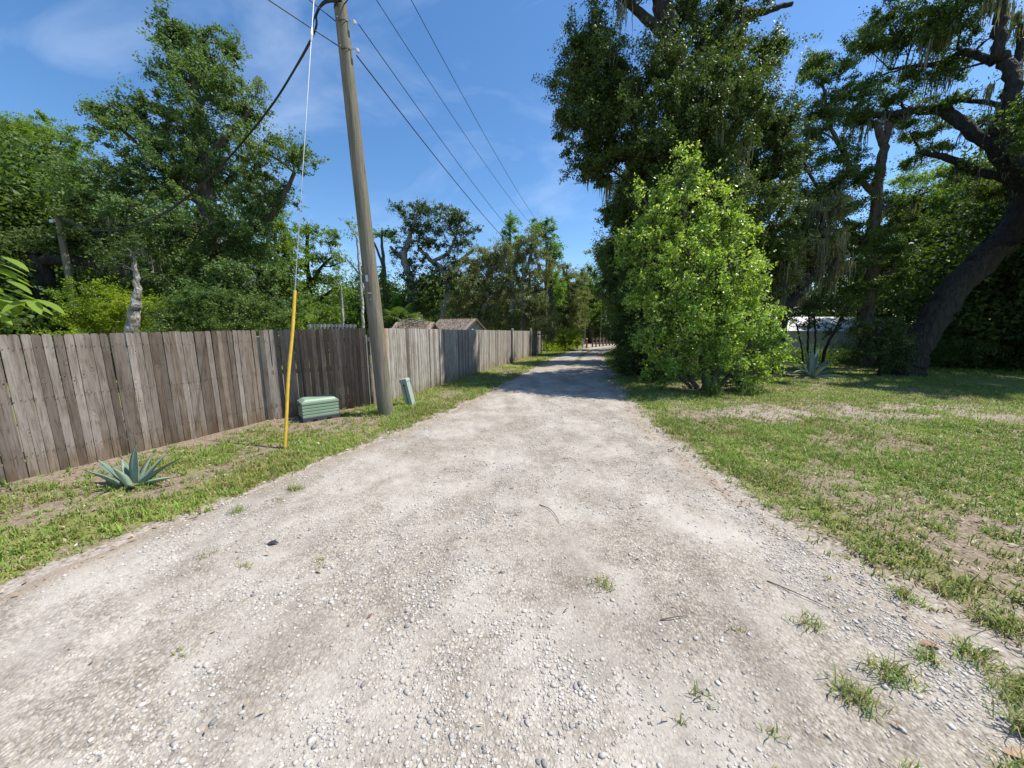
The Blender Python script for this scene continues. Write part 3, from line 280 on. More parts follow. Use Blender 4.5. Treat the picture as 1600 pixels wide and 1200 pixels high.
{'name': 'wild_shrub','label': 'low dark shrub under the raised side of the leaning live oak','cat': 'bush','trunk': [(20.11,15.5,-0.3,0.09125),(20.11,15.5,0.13,0.073),(20.01,15.5,0.77,0.058)],'limbs': [[(20.07,15.5,0.48,0.044),(20.65,15.5,1.06,0.044)]],'lobes': [(19.39,15.5,0.83,0.58,0.55,0.52),(20.14,15.5,0.71,0.64,0.55,0.47),(20.77,15.5,0.48,0.59,0.47,0.35),(19.72,15.5,1.35,0.52,0.46,0.41),(19.18,15.5,0.42,0.47,0.38,0.29)],'leaf': 'oak_leaf','L': 0.085,'K': 2.4,'s': 0.25,'bark': 'dark_bark','moss': 0,'flat': 0.75,'up': 0.35,'group': 'dark shrubs under the oaks'},
{'name': 'wild_shrub','label': 'dark shrub at the right edge beyond the fan palm','cat': 'bush','trunk': [(22.89,15.5,-0.3,0.09125),(22.89,15.5,0.18,0.073),(22.78,15.5,0.92,0.058)],'limbs': [[(22.85,15.5,0.6,0.044),(23.2,15.5,1.35,0.044)]],'lobes': [(22.51,15.5,0.83,0.7,0.64,0.58),(23.2,15.5,1.35,0.87,0.87,0.87),(22.38,15.5,1.78,0.69,0.69,0.69),(24.43,15.5,1.06,1.16,1.16,1.16),(23.29,15.5,2.2,1.15,1.01,0.86),(22.28,15.5,0.3,0.47,0.35,0.23)],'leaf': 'oak_leaf','L': 0.09,'K': 2.4,'s': 0.28,'bark': 'dark_bark','moss': 0,'flat': 0.75,'up': 0.35,'group': 'dark shrubs under the oaks'},
]

# ------------------------------------------------------------------ ground
LX = np.array([(-2.5,-12.),(-1.0,-6.0),(0.6,-3.9),(1.6,-3.5),(2.1,-3.33),(2.85,-3.08),(3.5,-2.8),(4.3,-2.42),(5.2,-2.04),(6.5,-1.55),(9.3,-.72),(14.6,.83),(24.1,3.6),(31.4,6.2),(36.3,8.5),(40.,11.)])
RX = np.array([(-2.5,3.2),(0.,2.75),(1.3,2.6),(2.5,2.42),(4.6,2.38),(5.9,2.45),(8.0,2.75),(12.6,3.65),(17.3,4.65),(24.1,6.3),(31.,8.9),(34.,11.2),(36.3,14.),(40.,18.)])
def smooth(a):
    y = np.linspace(-2.5, 40, 400); x = np.interp(y, a[:, 0], a[:, 1])
    k = np.ones(15) / 15; return y, np.convolve(np.pad(x, 7, 'edge'), k, 'valid')
YL, XL = smooth(LX); YR, XR = smooth(RX)
def road_l(y): return np.interp(y, YL, XL)
def road_r(y): return np.interp(y, YR, XR)
def relief(x, y):
    """gentle unevenness of the whole place"""
    x = np.asarray(x, float); y = np.asarray(y, float)
    far = np.clip((np.hypot(x, y) - 60) / 60, 0, 1)
    return (0.05 * (fbm(x, y, 0.16, 2, 5) - 0.5) + 0.030 * (fbm(x, y, 1.6, 3, 9) - 0.5)) * (1 - far)
def road_side(x, y):
    """metres outside the road edge (negative on the road)"""
    e = 0.34 * (fbm(x, y, 0.9, 3, 21) - 0.5) + 0.22 * (fbm(x, y, 4.0, 2, 22) - 0.5)
    yc = np.clip(y, -2.5, 36)
    return np.maximum(road_l(yc) - x, x - road_r(yc)) + e
def axis(lo, hi, step, far):
    a = list(np.arange(lo, hi + 1e-6, step)); s = step; p = hi
    while p < far: s *= 1.22; p += s; a.append(p)
    s = step; p = lo
    while p > -far: s *= 1.22; p -= s; a.insert(0, p)
    return np.array(a)
def sand_map(x, y):
    s = np.exp(-((x - 6.3) / 2.3) ** 2 - ((y - 6.9) / 1.0) ** 2) * 1.15
    s = s + np.exp(-((x - 9.2) / 1.8) ** 2 - ((y - 7.2) / 0.8) ** 2) * 0.95
    s = s + np.exp(-((x - 3.3) / 0.5) ** 2 - ((y - 1.5) / 0.5) ** 2) * 0.9
    return s * np.clip((fbm(x, y, 1.7, 4, 31) - .30) / .20, 0.15, 1.2)
def grass_map(x, y):
    """how thickly grass grows, 0..1"""
    d = road_side(x, y)
    g = np.clip((fbm(x, y, 0.8, 4, 40) - 0.26) / 0.24, np.where(x > 1, 0.36, 0.14), 1) * (0.5 + 0.5 * np.clip((fbm(x, y, 3.2, 3, 41) - 0.36) / 0.2, 0, 1))
    right = x > 1
    ramp_ = np.where(right, np.clip((d - 0.05) / 0.45, 0, 1), np.clip(d / 0.18, 0, 1))
    g = np.where(right, g, g * np.clip((fbm(x, y, 1.3, 4, 44) - .34) / .16, .32, 1)) * 0.85 + 0.3 * np.exp(-((d - 0.45) / 0.35) ** 2)
    g = g * ramp_ * (1 - np.clip(sand_map(x, y), 0, 1) * 0.84)
    bald = right & (y < 2.3)
    g = np.where(bald, g * np.clip((y - 1.0) / 1.3, 0.12, 1) , g)
    # thin, brownish strip by the pickets
    fl = np.where(y < 6.33, -5.76 + (y - 3.59) * 0.394, -4.68 + (y - 6.33) * 1.1)
    g = np.where((x < -1) & (y < 7.6), g * np.clip((x - fl - 0.05) / 0.8, 0.25, 1), g)
    return np.clip(g, 0, 1)

def build_ground():
    xs = axis(-12, 16, 0.11, 900); ys = axis(-3, 22, 0.11, 900)
    X, Y = np.meshgrid(xs, ys, indexing='ij'); Xf, Yf = X.ravel(), Y.ravel()
    g = grass_map(Xf, Yf); far = (Yf > 16) | (Xf > 12) | (Xf < -9)
    s = np.clip(sand_map(Xf, Yf), 0, 1)
    d = road_side(Xf, Yf)
    Z = relief(Xf, Yf) + 0.03 * np.clip(d / 0.8, 0, 1)
    V = np.stack([Xf, Yf, Z], -1)
    n, k = len(xs), len(ys); i = np.arange(n - 1)[:, None] * k; j = np.arange(k - 1)[None, :]
    F = np.stack([i + j, i + k + j, i + k + j + 1, i + j + 1], -1).reshape(-1, 4)
    m, nt, b = mat('soil_and_turf')
    co = objco(nt)
    fine = noise(nt, co, 28, 4, 0.7); mid = noise(nt, co, 6, 5, 0.65)
    thatch = ramp(nt, fine, [(0.25, (0.10, 0.072, 0.05)), (0.5, (0.245, 0.19, 0.135)), (0.78, (0.42, 0.355, 0.28))])
    turf = ramp(nt, noise(nt, co, 45, 3, 0.8), [(0.28, (0.055, 0.06, 0.018)), (0.5, (0.19, 0.215, 0.05)), (0.75, (0.36, 0.35, 0.13))])
    sand = ramp(nt, noise(nt, co, 16, 5, 0.7), [(0.3, (0.22, 0.175, 0.13)), (0.65, (0.40, 0.34, 0.28))])
    gr = math_(nt, 'ADD', attr(nt, 'grass'), math_(nt, 'MULTIPLY', math_(nt, 'SUBTRACT', mid, 0.5), 1.3))
    c = mixc(nt, ramp(nt, gr, [(0.25, 0), (0.65, 1)]), thatch, turf)
    sn = math_(nt, 'ADD', attr(nt, 'sand'), math_(nt, 'MULTIPLY', math_(nt, 'SUBTRACT', mid, 0.5), 1.2))
    c = mixc(nt, ramp(nt, sn, [(0.35, 0), (0.7, 1)]), c, sand)
    c = mixc(nt, ramp(nt, math_(nt, 'ADD', attr(nt, 'margin'), math_(nt, 'MULTIPLY', math_(nt, 'SUBTRACT', fine, 0.5), 0.8)), [(0.4, 0), (0.75, 1)]), c, ramp(nt, fine, [(0.3, (0.24, 0.19, 0.15)), (0.7, (0.50, 0.45, 0.38))]))
    nt.links.new(c, b.inputs['Base Color']); b.inputs['Roughness'].default_value = 0.95; b.inputs['Specular IOR Level'].default_value = 0.15
    bump(nt, b, fine, 0.7, 0.03)
    margin = np.where(Xf > 1, np.clip(1 - d / 0.5, 0, 1), np.clip(1 - d / 0.28, 0, 1)) + np.where((Xf > 1) & (Yf < 2.2) & (Xf < 4.5), 0.45 * np.clip(2.2 - Yf, 0, 1), 0)
    g = np.where(far & (s < .1), np.maximum(g, 0.62), g)
    o = mesh_np('ground', V, F, m, smooth=True, attrs={'grass': g, 'sand': s, 'margin': np.clip(margin, 0, 1)})
    tag(o, kind='structure')
build_ground()

def road_z(x, y):
    d = road_side(x, y)
    return relief(x, y) + 0.012 + 0.02 * np.clip(-d / 0.5, 0, 1) - 0.05 * np.clip((d + 0.06) / 0.25, 0, 1) + 0.012 * (fbm(x, y, 5, 2, 55) - 0.5)
def build_road():
    rows = np.concatenate([np.arange(-2.5, 12, 0.07), np.arange(12, 40, 0.2)])
    cols = np.linspace(0, 1, 130)
    Y = np.repeat(rows, len(cols)); t = np.tile(cols, len(rows))
    l = road_l(Y) - 0.5; r = road_r(Y) + 0.5; X = l + (r - l) * t
    Z = road_z(X, Y)
    k = len(cols); i = np.arange(len(rows) - 1)[:, None] * k; j = np.arange(k - 1)[None, :]
    F = np.stack([i + j, i + j + 1, i + k + j + 1, i + k + j], -1).reshape(-1, 4)
    u = (X - road_l(Y)) / (road_r(Y) - road_l(Y))
    dirt = 0.9 * np.exp(-((u - 0.52) / 0.10) ** 2) * np.clip((Y - 9) / 14, 0, 1) * (fbm(X, Y, 1.2, 3, 60) + 0.2)
    tr = np.exp(-((u - 0.24) / 0.10) ** 2) + np.exp(-((u - 0.76) / 0.10) ** 2)
    # the lighter packed wheel lines swing towards the left front corner close to the camera
    m, nt, b = mat('crushed_limestone')
    co = objco(nt)
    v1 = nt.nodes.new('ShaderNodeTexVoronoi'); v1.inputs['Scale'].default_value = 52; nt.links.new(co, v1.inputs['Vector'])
    v2 = nt.nodes.new('ShaderNodeTexVoronoi'); v2.inputs['Scale'].default_value = 110; nt.links.new(co, v2.inputs['Vector'])
    big = noise(nt, co, 0.9, 5, 0.6, 0.4); mid = noise(nt, co, 5, 5, 0.7); fine = noise(nt, co, 90, 3, 0.8)
    base = ramp(nt, big, [(0.30, (0.40, 0.357, 0.305)), (0.50, (0.49, 0.445, 0.385)), (0.68, (0.545, 0.50, 0.44))])
    sep = nt.nodes.new('ShaderNodeSeparateColor'); nt.links.new(v1.outputs['Color'], sep.inputs[0])
    st = ramp(nt, sep.outputs[0], [(0.0, (0.62, 0.60, 0.58)), (0.25, (0.82, 0.80, 0.78)), (0.6, (1.0, 0.99, 0.97)), (0.95, (1.12, 1.10, 1.07))])
    peb = ramp(nt, noise(nt, co, 1.3, 4, 0.65, 0.5), [(0.38, (0.22, 0.22, 0.22)), (0.58, (1, 1, 1))])
    c = mixc(nt, math_(nt, 'MULTIPLY', peb, 0.95), base, st, 'MULTIPLY')
    c = mixc(nt, math_(nt, 'MULTIPLY', peb, 0.7), c, ramp(nt, v1.outputs['Distance'], [(0.25, (1.05, 1.05, 1.05)), (0.62, (0.70, 0.66, 0.61))]), 'MULTIPLY')  # darker at stone edges: crevice shade and dirt put into the colour
    c = mixc(nt, 1.0, c, ramp(nt, fine, [(0.3, 0.78), (0.7, 1.08)]), 'MULTIPLY')
    c = mixc(nt, 1.0, c, ramp(nt, mid, [(0.32, (0.82, 0.81, 0.80)), (0.55, 1.0)]), 'MULTIPLY')
    str_ = noise(nt, objco(nt, (1, .32, 1)), 2.2, 4, .6, .6)
    c = mixc(nt, 0.75, c, ramp(nt, str_, [(0.34, (0.76, 0.75, 0.74)), (0.5, 1.0)]), 'MULTIPLY')
    c = mixc(nt, ramp(nt, math_(nt, 'ADD', attr(nt, 'dirt'), math_(nt, 'MULTIPLY', math_(nt, 'SUBTRACT', mid, 0.5), 0.7)), [(0.3, 0), (0.6, 1)]), c, (0.14, 0.14, 0.05))
    c = mixc(nt, math_(nt, 'MULTIPLY', ramp(nt, math_(nt, 'ADD', attr(nt, 'edge'), math_(nt, 'MULTIPLY', math_(nt, 'SUBTRACT', mid, 0.5), 1.0)), [(0.35, 0), (0.9, 1)]), .7), c, (0.33, 0.26, 0.19))
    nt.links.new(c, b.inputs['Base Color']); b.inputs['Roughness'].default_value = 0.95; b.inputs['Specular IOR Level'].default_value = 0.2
    c = mixc(nt, attr(nt, 'wear'), c, mixc(nt, 1.0, c, (0.52, 0.49, 0.47), 'MULTIPLY'))
    c = mixc(nt, math_(nt, 'MULTIPLY', attr(nt, 'track'), 0.6), c, (0.55, 0.50, 0.435))
    h = math_(nt, 'ADD', math_(nt, 'MULTIPLY', math_(nt, 'SUBTRACT', 0.6, v1.outputs['Distance']), 1.0), math_(nt, 'MULTIPLY', math_(nt, 'SUBTRACT', 0.6, v2.outputs['Distance']), 0.5))
    bump(nt, b, math_(nt, 'ADD', math_(nt, 'MULTIPLY', h, peb), math_(nt, 'ADD', math_(nt, 'MULTIPLY', mid, 1.2), math_(nt, 'MULTIPLY', fine, .35))), 0.8, 0.012)
    d = road_side(X, Y)
    wear = np.zeros_like(X)
    for (x0, y0, x1, y1, w, a) in ((-1.1, 2.35, -.72, 2.55, .22, .9), (-.74, 3.1, .12, 4.15, .11, .8), (-1.6, 2.0, -.9, 2.3, .18, .4), (.55, 2.0, 1.0, 2.7, .28, .55), (.62, 1.2, .9, 2.2, .3, .45), (.45, 3.6, .38, 5.0, .10, .5), (-3.0, 1.2, -1.6, 1.7, .3, .4), (1.5, 1.2, 2.3, 1.9, .35, .5), (-.9, 1.1, -.5, 1.7, .22, .35), (1.0, 3.2, 1.5, 6, .35, .35), (-.6, 5, .1, 8.5, .2, .35)):
        vx, vy = x1 - x0, y1 - y0; t_ = np.clip(((X - x0) * vx + (Y - y0) * vy) / (vx * vx + vy * vy), 0, 1)
        wear = np.maximum(wear, a * np.exp(-(((X - x0 - t_ * vx) ** 2 + (Y - y0 - t_ * vy) ** 2) / (w * w))))
    wear = wear * (0.45 + 1.3 * fbm(X, Y, 2.6, 4, 63))
    edge = np.clip(1 + d / 0.45, 0, 1)
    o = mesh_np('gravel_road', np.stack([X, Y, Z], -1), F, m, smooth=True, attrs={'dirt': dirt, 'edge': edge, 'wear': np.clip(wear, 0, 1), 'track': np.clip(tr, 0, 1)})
    tag(o, kind='structure')
build_road()

def ico():
    p = (1 + 5 ** .5) / 2
    V = np.array([(-1,p,0),(1,p,0),(-1,-p,0),(1,-p,0),(0,-1,p),(0,1,p),(0,-1,-p),(0,1,-p),(p,0,-1),(p,0,1),(-p,0,-1),(-p,0,1)], float)
    V /= np.linalg.norm(V[0])
    F = np.array([(0,11,5),(0,5,1),(0,1,7),(0,7,10),(0,10,11),(1,5,9),(5,11,4),(11,10,2),(10,7,6),(7,1,8),(3,9,4),(3,4,2),(3,2,6),(3,6,8),(3,8,9),(4,9,5),(2,4,11),(6,2,10),(8,6,7),(9,8,1)])
    return V, F
def build_stones():
    rg = np.random.default_rng(3)
    n = 420000
    y = 0.3 + 9.0 * rg.random(n) ** 2.2
    x = -6.5 + 10.4 * rg.random(n)
    near = 1 / (1 + (y / 3.2) ** 2)
    dens = np.clip((fbm(x, y, 0.8, 4, 70) - 0.38) / 0.2, 0.12, 1) * np.clip((fbm(x, y, 3.5, 2, 71) - 0.3) / 0.3, 0.25, 1)
    d = road_side(x, y); u_ = (x - road_l(y)) / (road_r(y) - road_l(y))
    dens = dens * (1 - 0.75 * (np.exp(-((u_ - 0.24) / 0.09) ** 2) + np.exp(-((u_ - 0.76) / 0.09) ** 2)) * np.clip((y - 2) / 2, 0, 1)) * np.where((x > .5) & (y < 2.5), 1.5, 1.0) * np.where(x < -1.2 + .25 * y, .5, 1.0) * np.where(y > 3.2, .6, 1.0)
    keep = (d < 0.0 + 0.45 * rg.random(n) * (x > 0)) & (rg.random(n) < dens) & (np.abs(x) < 1.6 * (y + 0.9))
    x, y = x[keep], y[keep]; n = len(x)
    size = np.exp(rg.normal(math.log(0.0045), 0.45, n)); size = np.clip(size, 0.0025, 0.016) * (1 + 0.05 * y)
    Vt, Ft = ico(); tm = []
    for k in range(16):
        q = Vt * (1 + 0.42 * (rg.random((12, 1)) - 0.5)) * np.array([1.15, 0.85, 0.55]); tm.append(q)
    tm = np.array(tm)[rg.integers(0, 16, n)]
    a = rg.random(n) * 6.28; ca, sa = np.cos(a)[:, None], np.sin(a)[:, None]
    px = (tm[:, :, 0] * ca - tm[:, :, 1] * sa) * size[:, None] + x[:, None]
    py = (tm[:, :, 0] * sa + tm[:, :, 1] * ca) * size[:, None] + y[:, None]
    pz = tm[:, :, 2] * size[:, None] + (np.maximum(road_z(x, y), relief(x, y)) + 0.18 * size)[:, None]
    V = np.stack([px, py, pz], -1).reshape(-1, 3)
    F = (np.arange(n)[:, None, None] * 12 + Ft[None]).reshape(-1, 3)
    m, nt, b = mat('limestone_chips')
    c = ramp(nt, attr(nt, 'rnd'), [(0.0, (0.20, 0.19, 0.185)), (0.1, (0.38, 0.35, 0.32)), (0.4, (0.47, 0.425, 0.37)), (0.8, (0.57, 0.525, 0.465)), (1.0, (0.66, 0.62, 0.565))])
    c = mixc(nt, 1.0, c, ramp(nt, noise(nt, objco(nt), 140, 3, 0.7), [(0.3, 0.85), (0.7, 1.05)]), 'MULTIPLY')
    nt.links.new(c, b.inputs['Base Color']); b.inputs['Roughness'].default_value = 0.9; b.inputs['Specular IOR Level'].default_value = 0.25
    o = mesh_np('gravel', V, F, m, rnd=np.repeat(rg.random(n), 20))
    tag(o, 'loose pale limestone chips scattered over the gravel road', 'gravel', kind='stuff')
    print('stones', n)
build_stones()

# ------------------------------------------------------------------ grass
def blades(x, y, z, rg, length, width, lean=0.6):
    """bent two-piece blades: 2 quads each"""
    n = len(x); a = rg.random(n) * 6.283; L = length * (0.55 + 0.9 * rg.random(n)); W = width * (0.7 + 0.6 * rg.random(n))
    dx, dy = np.cos(a), np.sin(a); sx, sy = -dy * W / 2, dx * W / 2
    le = np.minimum(lean * (0.3 + rg.random(n)), 1.5); h1 = L * 0.55 * np.cos(le * 0.6); r1 = L * 0.55 * np.sin(le * 0.6)
    h2 = h1 + L * 0.45 * np.cos(le * 1.6); r2 = r1 + L * 0.45 * np.sin(le * 1.6)
    P = np.empty((n, 6, 3))
    for k, (r, h, w) in enumerate(((0 * r1, 0 * h1 - 0.005, 1.0), (r1, h1, 0.95), (r2, h2, 0.18))):
        P[:, 2 * k, 0] = x + dx * r - sx * w; P[:, 2 * k, 1] = y + dy * r - sy * w; P[:, 2 * k, 2] = z + h
        P[:, 2 * k + 1, 0] = x + dx * r + sx * w; P[:, 2 * k + 1, 1] = y + dy * r + sy * w; P[:, 2 * k + 1, 2] = z + h
    b = np.arange(n)[:, None] * 6
    F = np.stack([b + np.array([[0, 1, 3, 2]]), b + np.array([[2, 3, 5, 4]])], 1).reshape(-1, 4)
    return P.reshape(-1, 3), F
gm, gnt, gb = mat('grass_blade')
gc = ramp(gnt, attr(gnt, 'rnd'), [(0.0, (0.44, 0.36, 0.20)), (0.16, (0.34, 0.31, 0.09)), (0.3, (0.15, 0.245, 0.036)), (0.7, (0.215, 0.35, 0.05)), (1.0, (0.36, 0.46, 0.09))])
gnt.links.new(gc, gb.inputs['Base Color']); gb.inputs['Roughness'].default_value = 0.5; gb.inputs['Specular IOR Level'].default_value = 0.35
gt = gnt.nodes.new('ShaderNodeBsdfTranslucent'); gnt.links.new(gc, gt.inputs['Color'])
gx = gnt.nodes.new('ShaderNodeMixShader'); gx.inputs[0].default_value = 0.35
gnt.links.new(gb.outputs[0], gx.inputs[1]); gnt.links.new(gt.outputs[0], gx.inputs[2]); gnt.links.new(gx.outputs[0], gnt.nodes['Material Output'].inputs['Surface'])
def build_grass():
    rg = np.random.default_rng(11); VV = []; FF = []; RR = []; off = 0
    def tufts(n, x0, x1, y0, y1, k, length, width, spread, pw=1.0, thr=0.0, minx=None):
        nonlocal off
        x = x0 + (x1 - x0) * rg.random(n); y = y0 + (y1 - y0) * rg.random(n) ** pw
        g = grass_map(x, y); keep = (rg.random(n) < g) & (road_side(x, y) > -0.05) & (np.abs(x) < 1.62 * (y + 1.2))
        # none behind the pickets
        fl = np.where(y < 6.33, -5.76 + (y - 3.59) * 0.394, np.where(y < 7.58, -4.68 + (y - 6.33) * 1.12, -3.08 + (y - 7.58) * 0.2852))
        keep &= (x > fl + 0.03)
        x, y = x[keep], y[keep]; m = len(x)
        tone = np.clip(fbm(x, y, 1.6, 4, 80) * 2.6 - 0.85, 0, 1)
        sz = 0.6 + 0.8 * fbm(x, y, 1.7, 2, 81)
        X = np.repeat(x, k) + rg.normal(0, spread, m * k); Y = np.repeat(y, k) + rg.normal(0, spread, m * k)
        Z = relief(X, Y) + 0.03 * np.clip(road_side(X, Y) / 0.8, 0, 1)
        dead = rg.random(m * k) < np.where(X > 1, 0.30, 0.42)
        ln = length * np.repeat(sz * np.where(rg.random(m) < .25, 1.3, .72), k)
        V, F = blades(X, Y, Z, rg, ln, width, np.where(dead, 1.9, 0.95))
        r = np.clip(np.repeat(tone, k) * 0.6 + 0.24 + rg.normal(0, 0.15, m * k), 0.2, 1); r[dead] = rg.random(dead.sum()) * 0.2
        VV.append(V); FF.append(F + off); RR.append(np.repeat(r, 2)); off += len(V)
    tufts(17000, 2.3, 9.0, 0.9, 6.5, 13, 0.070, 0.0075, 0.028)      # lawn right of the road, close
    tufts(23000, 2.4, 15, 5.5, 13, 9, 0.06, 0.011, 0.05)
    tufts(12000, 2.5, 26, 12, 28, 7, 0.09, 0.022, 0.08)
    tufts(13000, -6.2, -1.2, 1.6, 7.8, 13, 0.070, 0.0075, 0.022)    # verge below the fence
    tufts(9000, -3.0, 1.0, 7.0, 16, 8, 0.075, 0.012, 0.04)
    tufts(6000, -1.0, 10, 15, 34, 7, 0.10, 0.025, 0.08)
    V = np.concatenate(VV); F = np.concatenate(FF); r = np.concatenate(RR)
    o = mesh_np('grass', V, F, gm, rnd=r); tag(o, 'short patchy green grass with dry brown blades along both sides of the road', 'grass', kind='stuff')
    print('grass faces', len(F))
    # loose weeds rooted in the gravel
    VV = []; FF = []; RR = []; off = 0
    spots = [(1.62,1.35,.09,60),(1.90,1.45,.10,60),(1.55,1.02,.07,30),(2.28,1.18,.12,120),(2.55,1.30,.13,150),(2.0,0.98,.11,110),(2.35,0.95,.11,90),(2.9,1.75,.12,90),(3.05,1.5,.14,110),(3.3,1.25,.14,110),(2.7,1.0,.12,80),(2.95,2.05,.1,70),(2.6,2.0,.08,50),(.62,2.05,.07,26),(.78,.82,.07,50),(1.0,1.05,.05,22),(.9,1.35,.05,20),(1.3,1.7,.04,14),(-1.95,2.25,.05,26),(-1.45,2.3,.05,18),(-2.35,2.35,.06,18),(-1.75,1.55,.05,14),(-2.0,1.0,.05,22),(1.1,1.2,.05,16),(-2.6,3.0,.07,30),(-2.35,3.45,.08,40),(.75,1.25,.04,12),(1.75,1.75,.07,30),(2.2,1.55,.07,36),(2.5,1.6,.08,40)]
    for (px, py, sp, k_) in ((2.05, 1.0, .16, 6), (2.45, 1.05, .14, 5), (2.1, .8, .12, 5), (2.55, 1.45, .15, 6), (1.75, .95, .1, 3), (2.35, 1.3, .12, 4), (2.8, 1.2, .2, 7)):
        for q_ in range(k_): spots.append((px + rg.normal(0, sp), py + rg.normal(0, sp * .6), rg.uniform(.06, .11), 34))
    for k in range(60):
        x = rg.uniform(-3, 3.6); y = rg.uniform(1.2, 8); d = float(road_side(np.array(x), np.array(y)))
        if -0.7 < d < 0.1 and rg.random() < 0.8: spots.append((x, y, 0.05, 14))
    for (x, y, L, n) in spots:
        n = int(n * (2.2 if L > .06 else .9))
        X = x + rg.normal(0, L * 0.5, n) + rg.normal(0, .012, n); Y = y + rg.normal(0, L * 0.4, n); Z = np.maximum(road_z(X, Y), relief(X, Y) )
        pass
        V, F = blades(X, Y, Z, rg, L * 1.0, 0.0045, 1.25)
        r = np.clip(rg.normal(0.26, 0.2, n), 0, 0.7); VV.append(V); FF.append(F + off); RR.append(np.repeat(r, 2)); off += len(V)
    o = mesh_np('weeds', np.concatenate(VV), np.concatenate(FF), gm, rnd=np.concatenate(RR)); tag(o, 'sparse weed tufts rooted in the gravel', 'weeds', kind='stuff')
build_grass()

def leaf_cards(P, Nrm, L, W, rg, fold=0.25):
    """pointed four-cornered leaves, folded along the midrib"""
    n = len(P); r = rg.normal(size=(n, 3)); T = np.cross(Nrm, r); T /= np.linalg.norm(T, axis=1, keepdims=True) + 1e-9
    B = np.cross(Nrm, T); L = L[:, None]; W = W[:, None]
    V = np.stack([P - T * L / 2, P + B * W / 2 + Nrm * fold * W, P + T * L / 2, P - B * W / 2 + Nrm * fold * W], 1).reshape(-1, 3)
    return V, np.arange(n * 4).reshape(-1, 4)
def build_litter():
    rg = np.random.default_rng(23); n = 42000
    x = rg.uniform(-6, 15, n); y = rg.uniform(0.6, 13, n); d = road_side(x, y)
    keep = (d > -0.15) & (rg.random(n) < np.where(x > 0, 0.9, 0.45)) & ~((x < -5.7 + (y - 3.6) * .394) & (y < 6.3)) & ~((x < -4.6 + (y - 6.33) * 1.1) & (y >= 6.3) & (y < 7.6))
    x, y = x[keep], y[keep]
    k = 160; x = np.append(x, rg.uniform(-2.5, 2.4, k)); y = np.append(y, rg.uniform(0.8, 6, k)); n = len(x)
    z = np.maximum(relief(x, y) + 0.03 * np.clip(road_side(x, y) / 0.8, 0, 1), road_z(x, y)) + 0.008 + 0.02 * rg.random(n)
    Nn = np.stack([rg.normal(0, 0.45, n), rg.normal(0, 0.45, n), np.ones(n)], -1); Nn /= np.linalg.norm(Nn, axis=1, keepdims=True)
    L = 0.03 + 0.04 * rg.random(n) ** 2; L[-k:] *= .8
    V, F = leaf_cards(np.stack([x, y, z], -1), Nn, L, L * 0.36, rg, 0.3)
    m, nt, b = mat('dead_leaf')
    nt.links.new(ramp(nt, attr(nt, 'rnd'), [(0, (0.12, 0.07, 0.04)), (0.4, (0.27, 0.18, 0.11)), (0.8, (0.42, 0.33, 0.22)), (1, (0.55, 0.47, 0.36))]), b.inputs['Base Color']); b.inputs['Roughness'].default_value = 0.7
    o = mesh_np('leaf_litter', V, F, m, rnd=rg.random(n)); tag(o, 'fallen dry oak leaves lying on the lawn and verge', 'leaf litter', kind='stuff')
    M['dead_leaf'] = m
build_litter()
# small loose things lying on the gravel
M['twig'] = plain('twig', (0.12, 0.085, 0.06), 0.9, 0.3, 40)
def twig(label, pts, r, fork=None):
    b = MB(); c = Vector((pts[0][0], pts[0][1], 0)); z0 = float(road_z(np.array(c.x), np.array(c.y))) + r
    P = curve_pts([(p[0] - c.x, p[1] - c.y, p[2]) for p in pts], 5); b.tube(P, np.linspace(r, r * 0.5, len(P)), 6)
    if fork: b.tube([(f[0] - c.x, f[1] - c.y, f[2]) for f in fork], r * 0.5, 6)
    o = b.build('twig', M['twig'], loc=(c.x, c.y, z0)); tag(o, label, 'twig', 'twigs fallen on the gravel')
twig('thin curved twig lying on pale gravel in the middle of the road', [(0.27, 3.12, 0), (0.36, 3.02, .012), (0.41, 2.88, .008), (0.42, 2.80, 0)], .004)
twig('straight dark twig lying on gravel near the right road edge', [(1.76, 2.10, 0), (1.86, 1.98, .01), (1.97, 1.86, .004)], .004, [(1.80, 2.05, .01), (1.80, 1.99, .02), (1.79, 1.95, .03)])
twig('short twig lying flat in the coarse gravel right of the centre', [(.88, 1.77, 0), (.97, 1.78, .012), (1.06, 1.80, 0)], .0035)
twig('long thin twig between weed tufts at the lower right corner', [(2.62, 1.72, .01), (2.78, 1.66, .015), (2.98, 1.52, .01)], .006, [(2.78, 1.66, .015), (2.84, 1.70, .03), (2.9, 1.75, .03)])
def curled_leaf(label, x, y, L, rz, colour, cat='leaf', group='large fallen leaves on the ground'):
    V = []; n = 8
    for i in range(n + 1):
        t = i / n; w = L * 0.22 * math.sin(math.pi * min(1, t * 0.94 + 0.04)) ** 0.8; zc = L * 0.10 * math.sin(math.pi * t)
        V += [(L * (t - .5), -w, zc + w * 0.5), (L * (t - .5), 0, zc), (L * (t - .5), w, zc + w * 0.45)]
    F = [(3 * i + j, 3 * i + j + 1, 3 * i + j + 4, 3 * i + j + 3) for i in range(n) for j in (0, 1)]
    z = max(float(road_z(np.array(x), np.array(y))), float(relief(x, y)))
    o = mesh_np('fallen_leaf', V, F, M[colour], rnd=[0.4] * len(F), smooth=True, loc=(x, y, z + 0.006)); o.rotation_euler = (0, 0, rz)
    tag(o, label, cat, group)
M['rust_leaf'] = plain('rust_leaf', (0.34, 0.17, 0.10), 0.6, 0.35, 60)
M['tan_leaf'] = plain('tan_leaf', (0.47, 0.30, 0.20), 0.6, 0.3, 60)
M['black_leaf'] = plain('black_leaf', (0.035, 0.03, 0.028), 0.6, 0.3, 60)
curled_leaf('long reddish fallen leaf at the lower left corner of the gravel', -1.62, .97, .11, .45, 'rust_leaf')
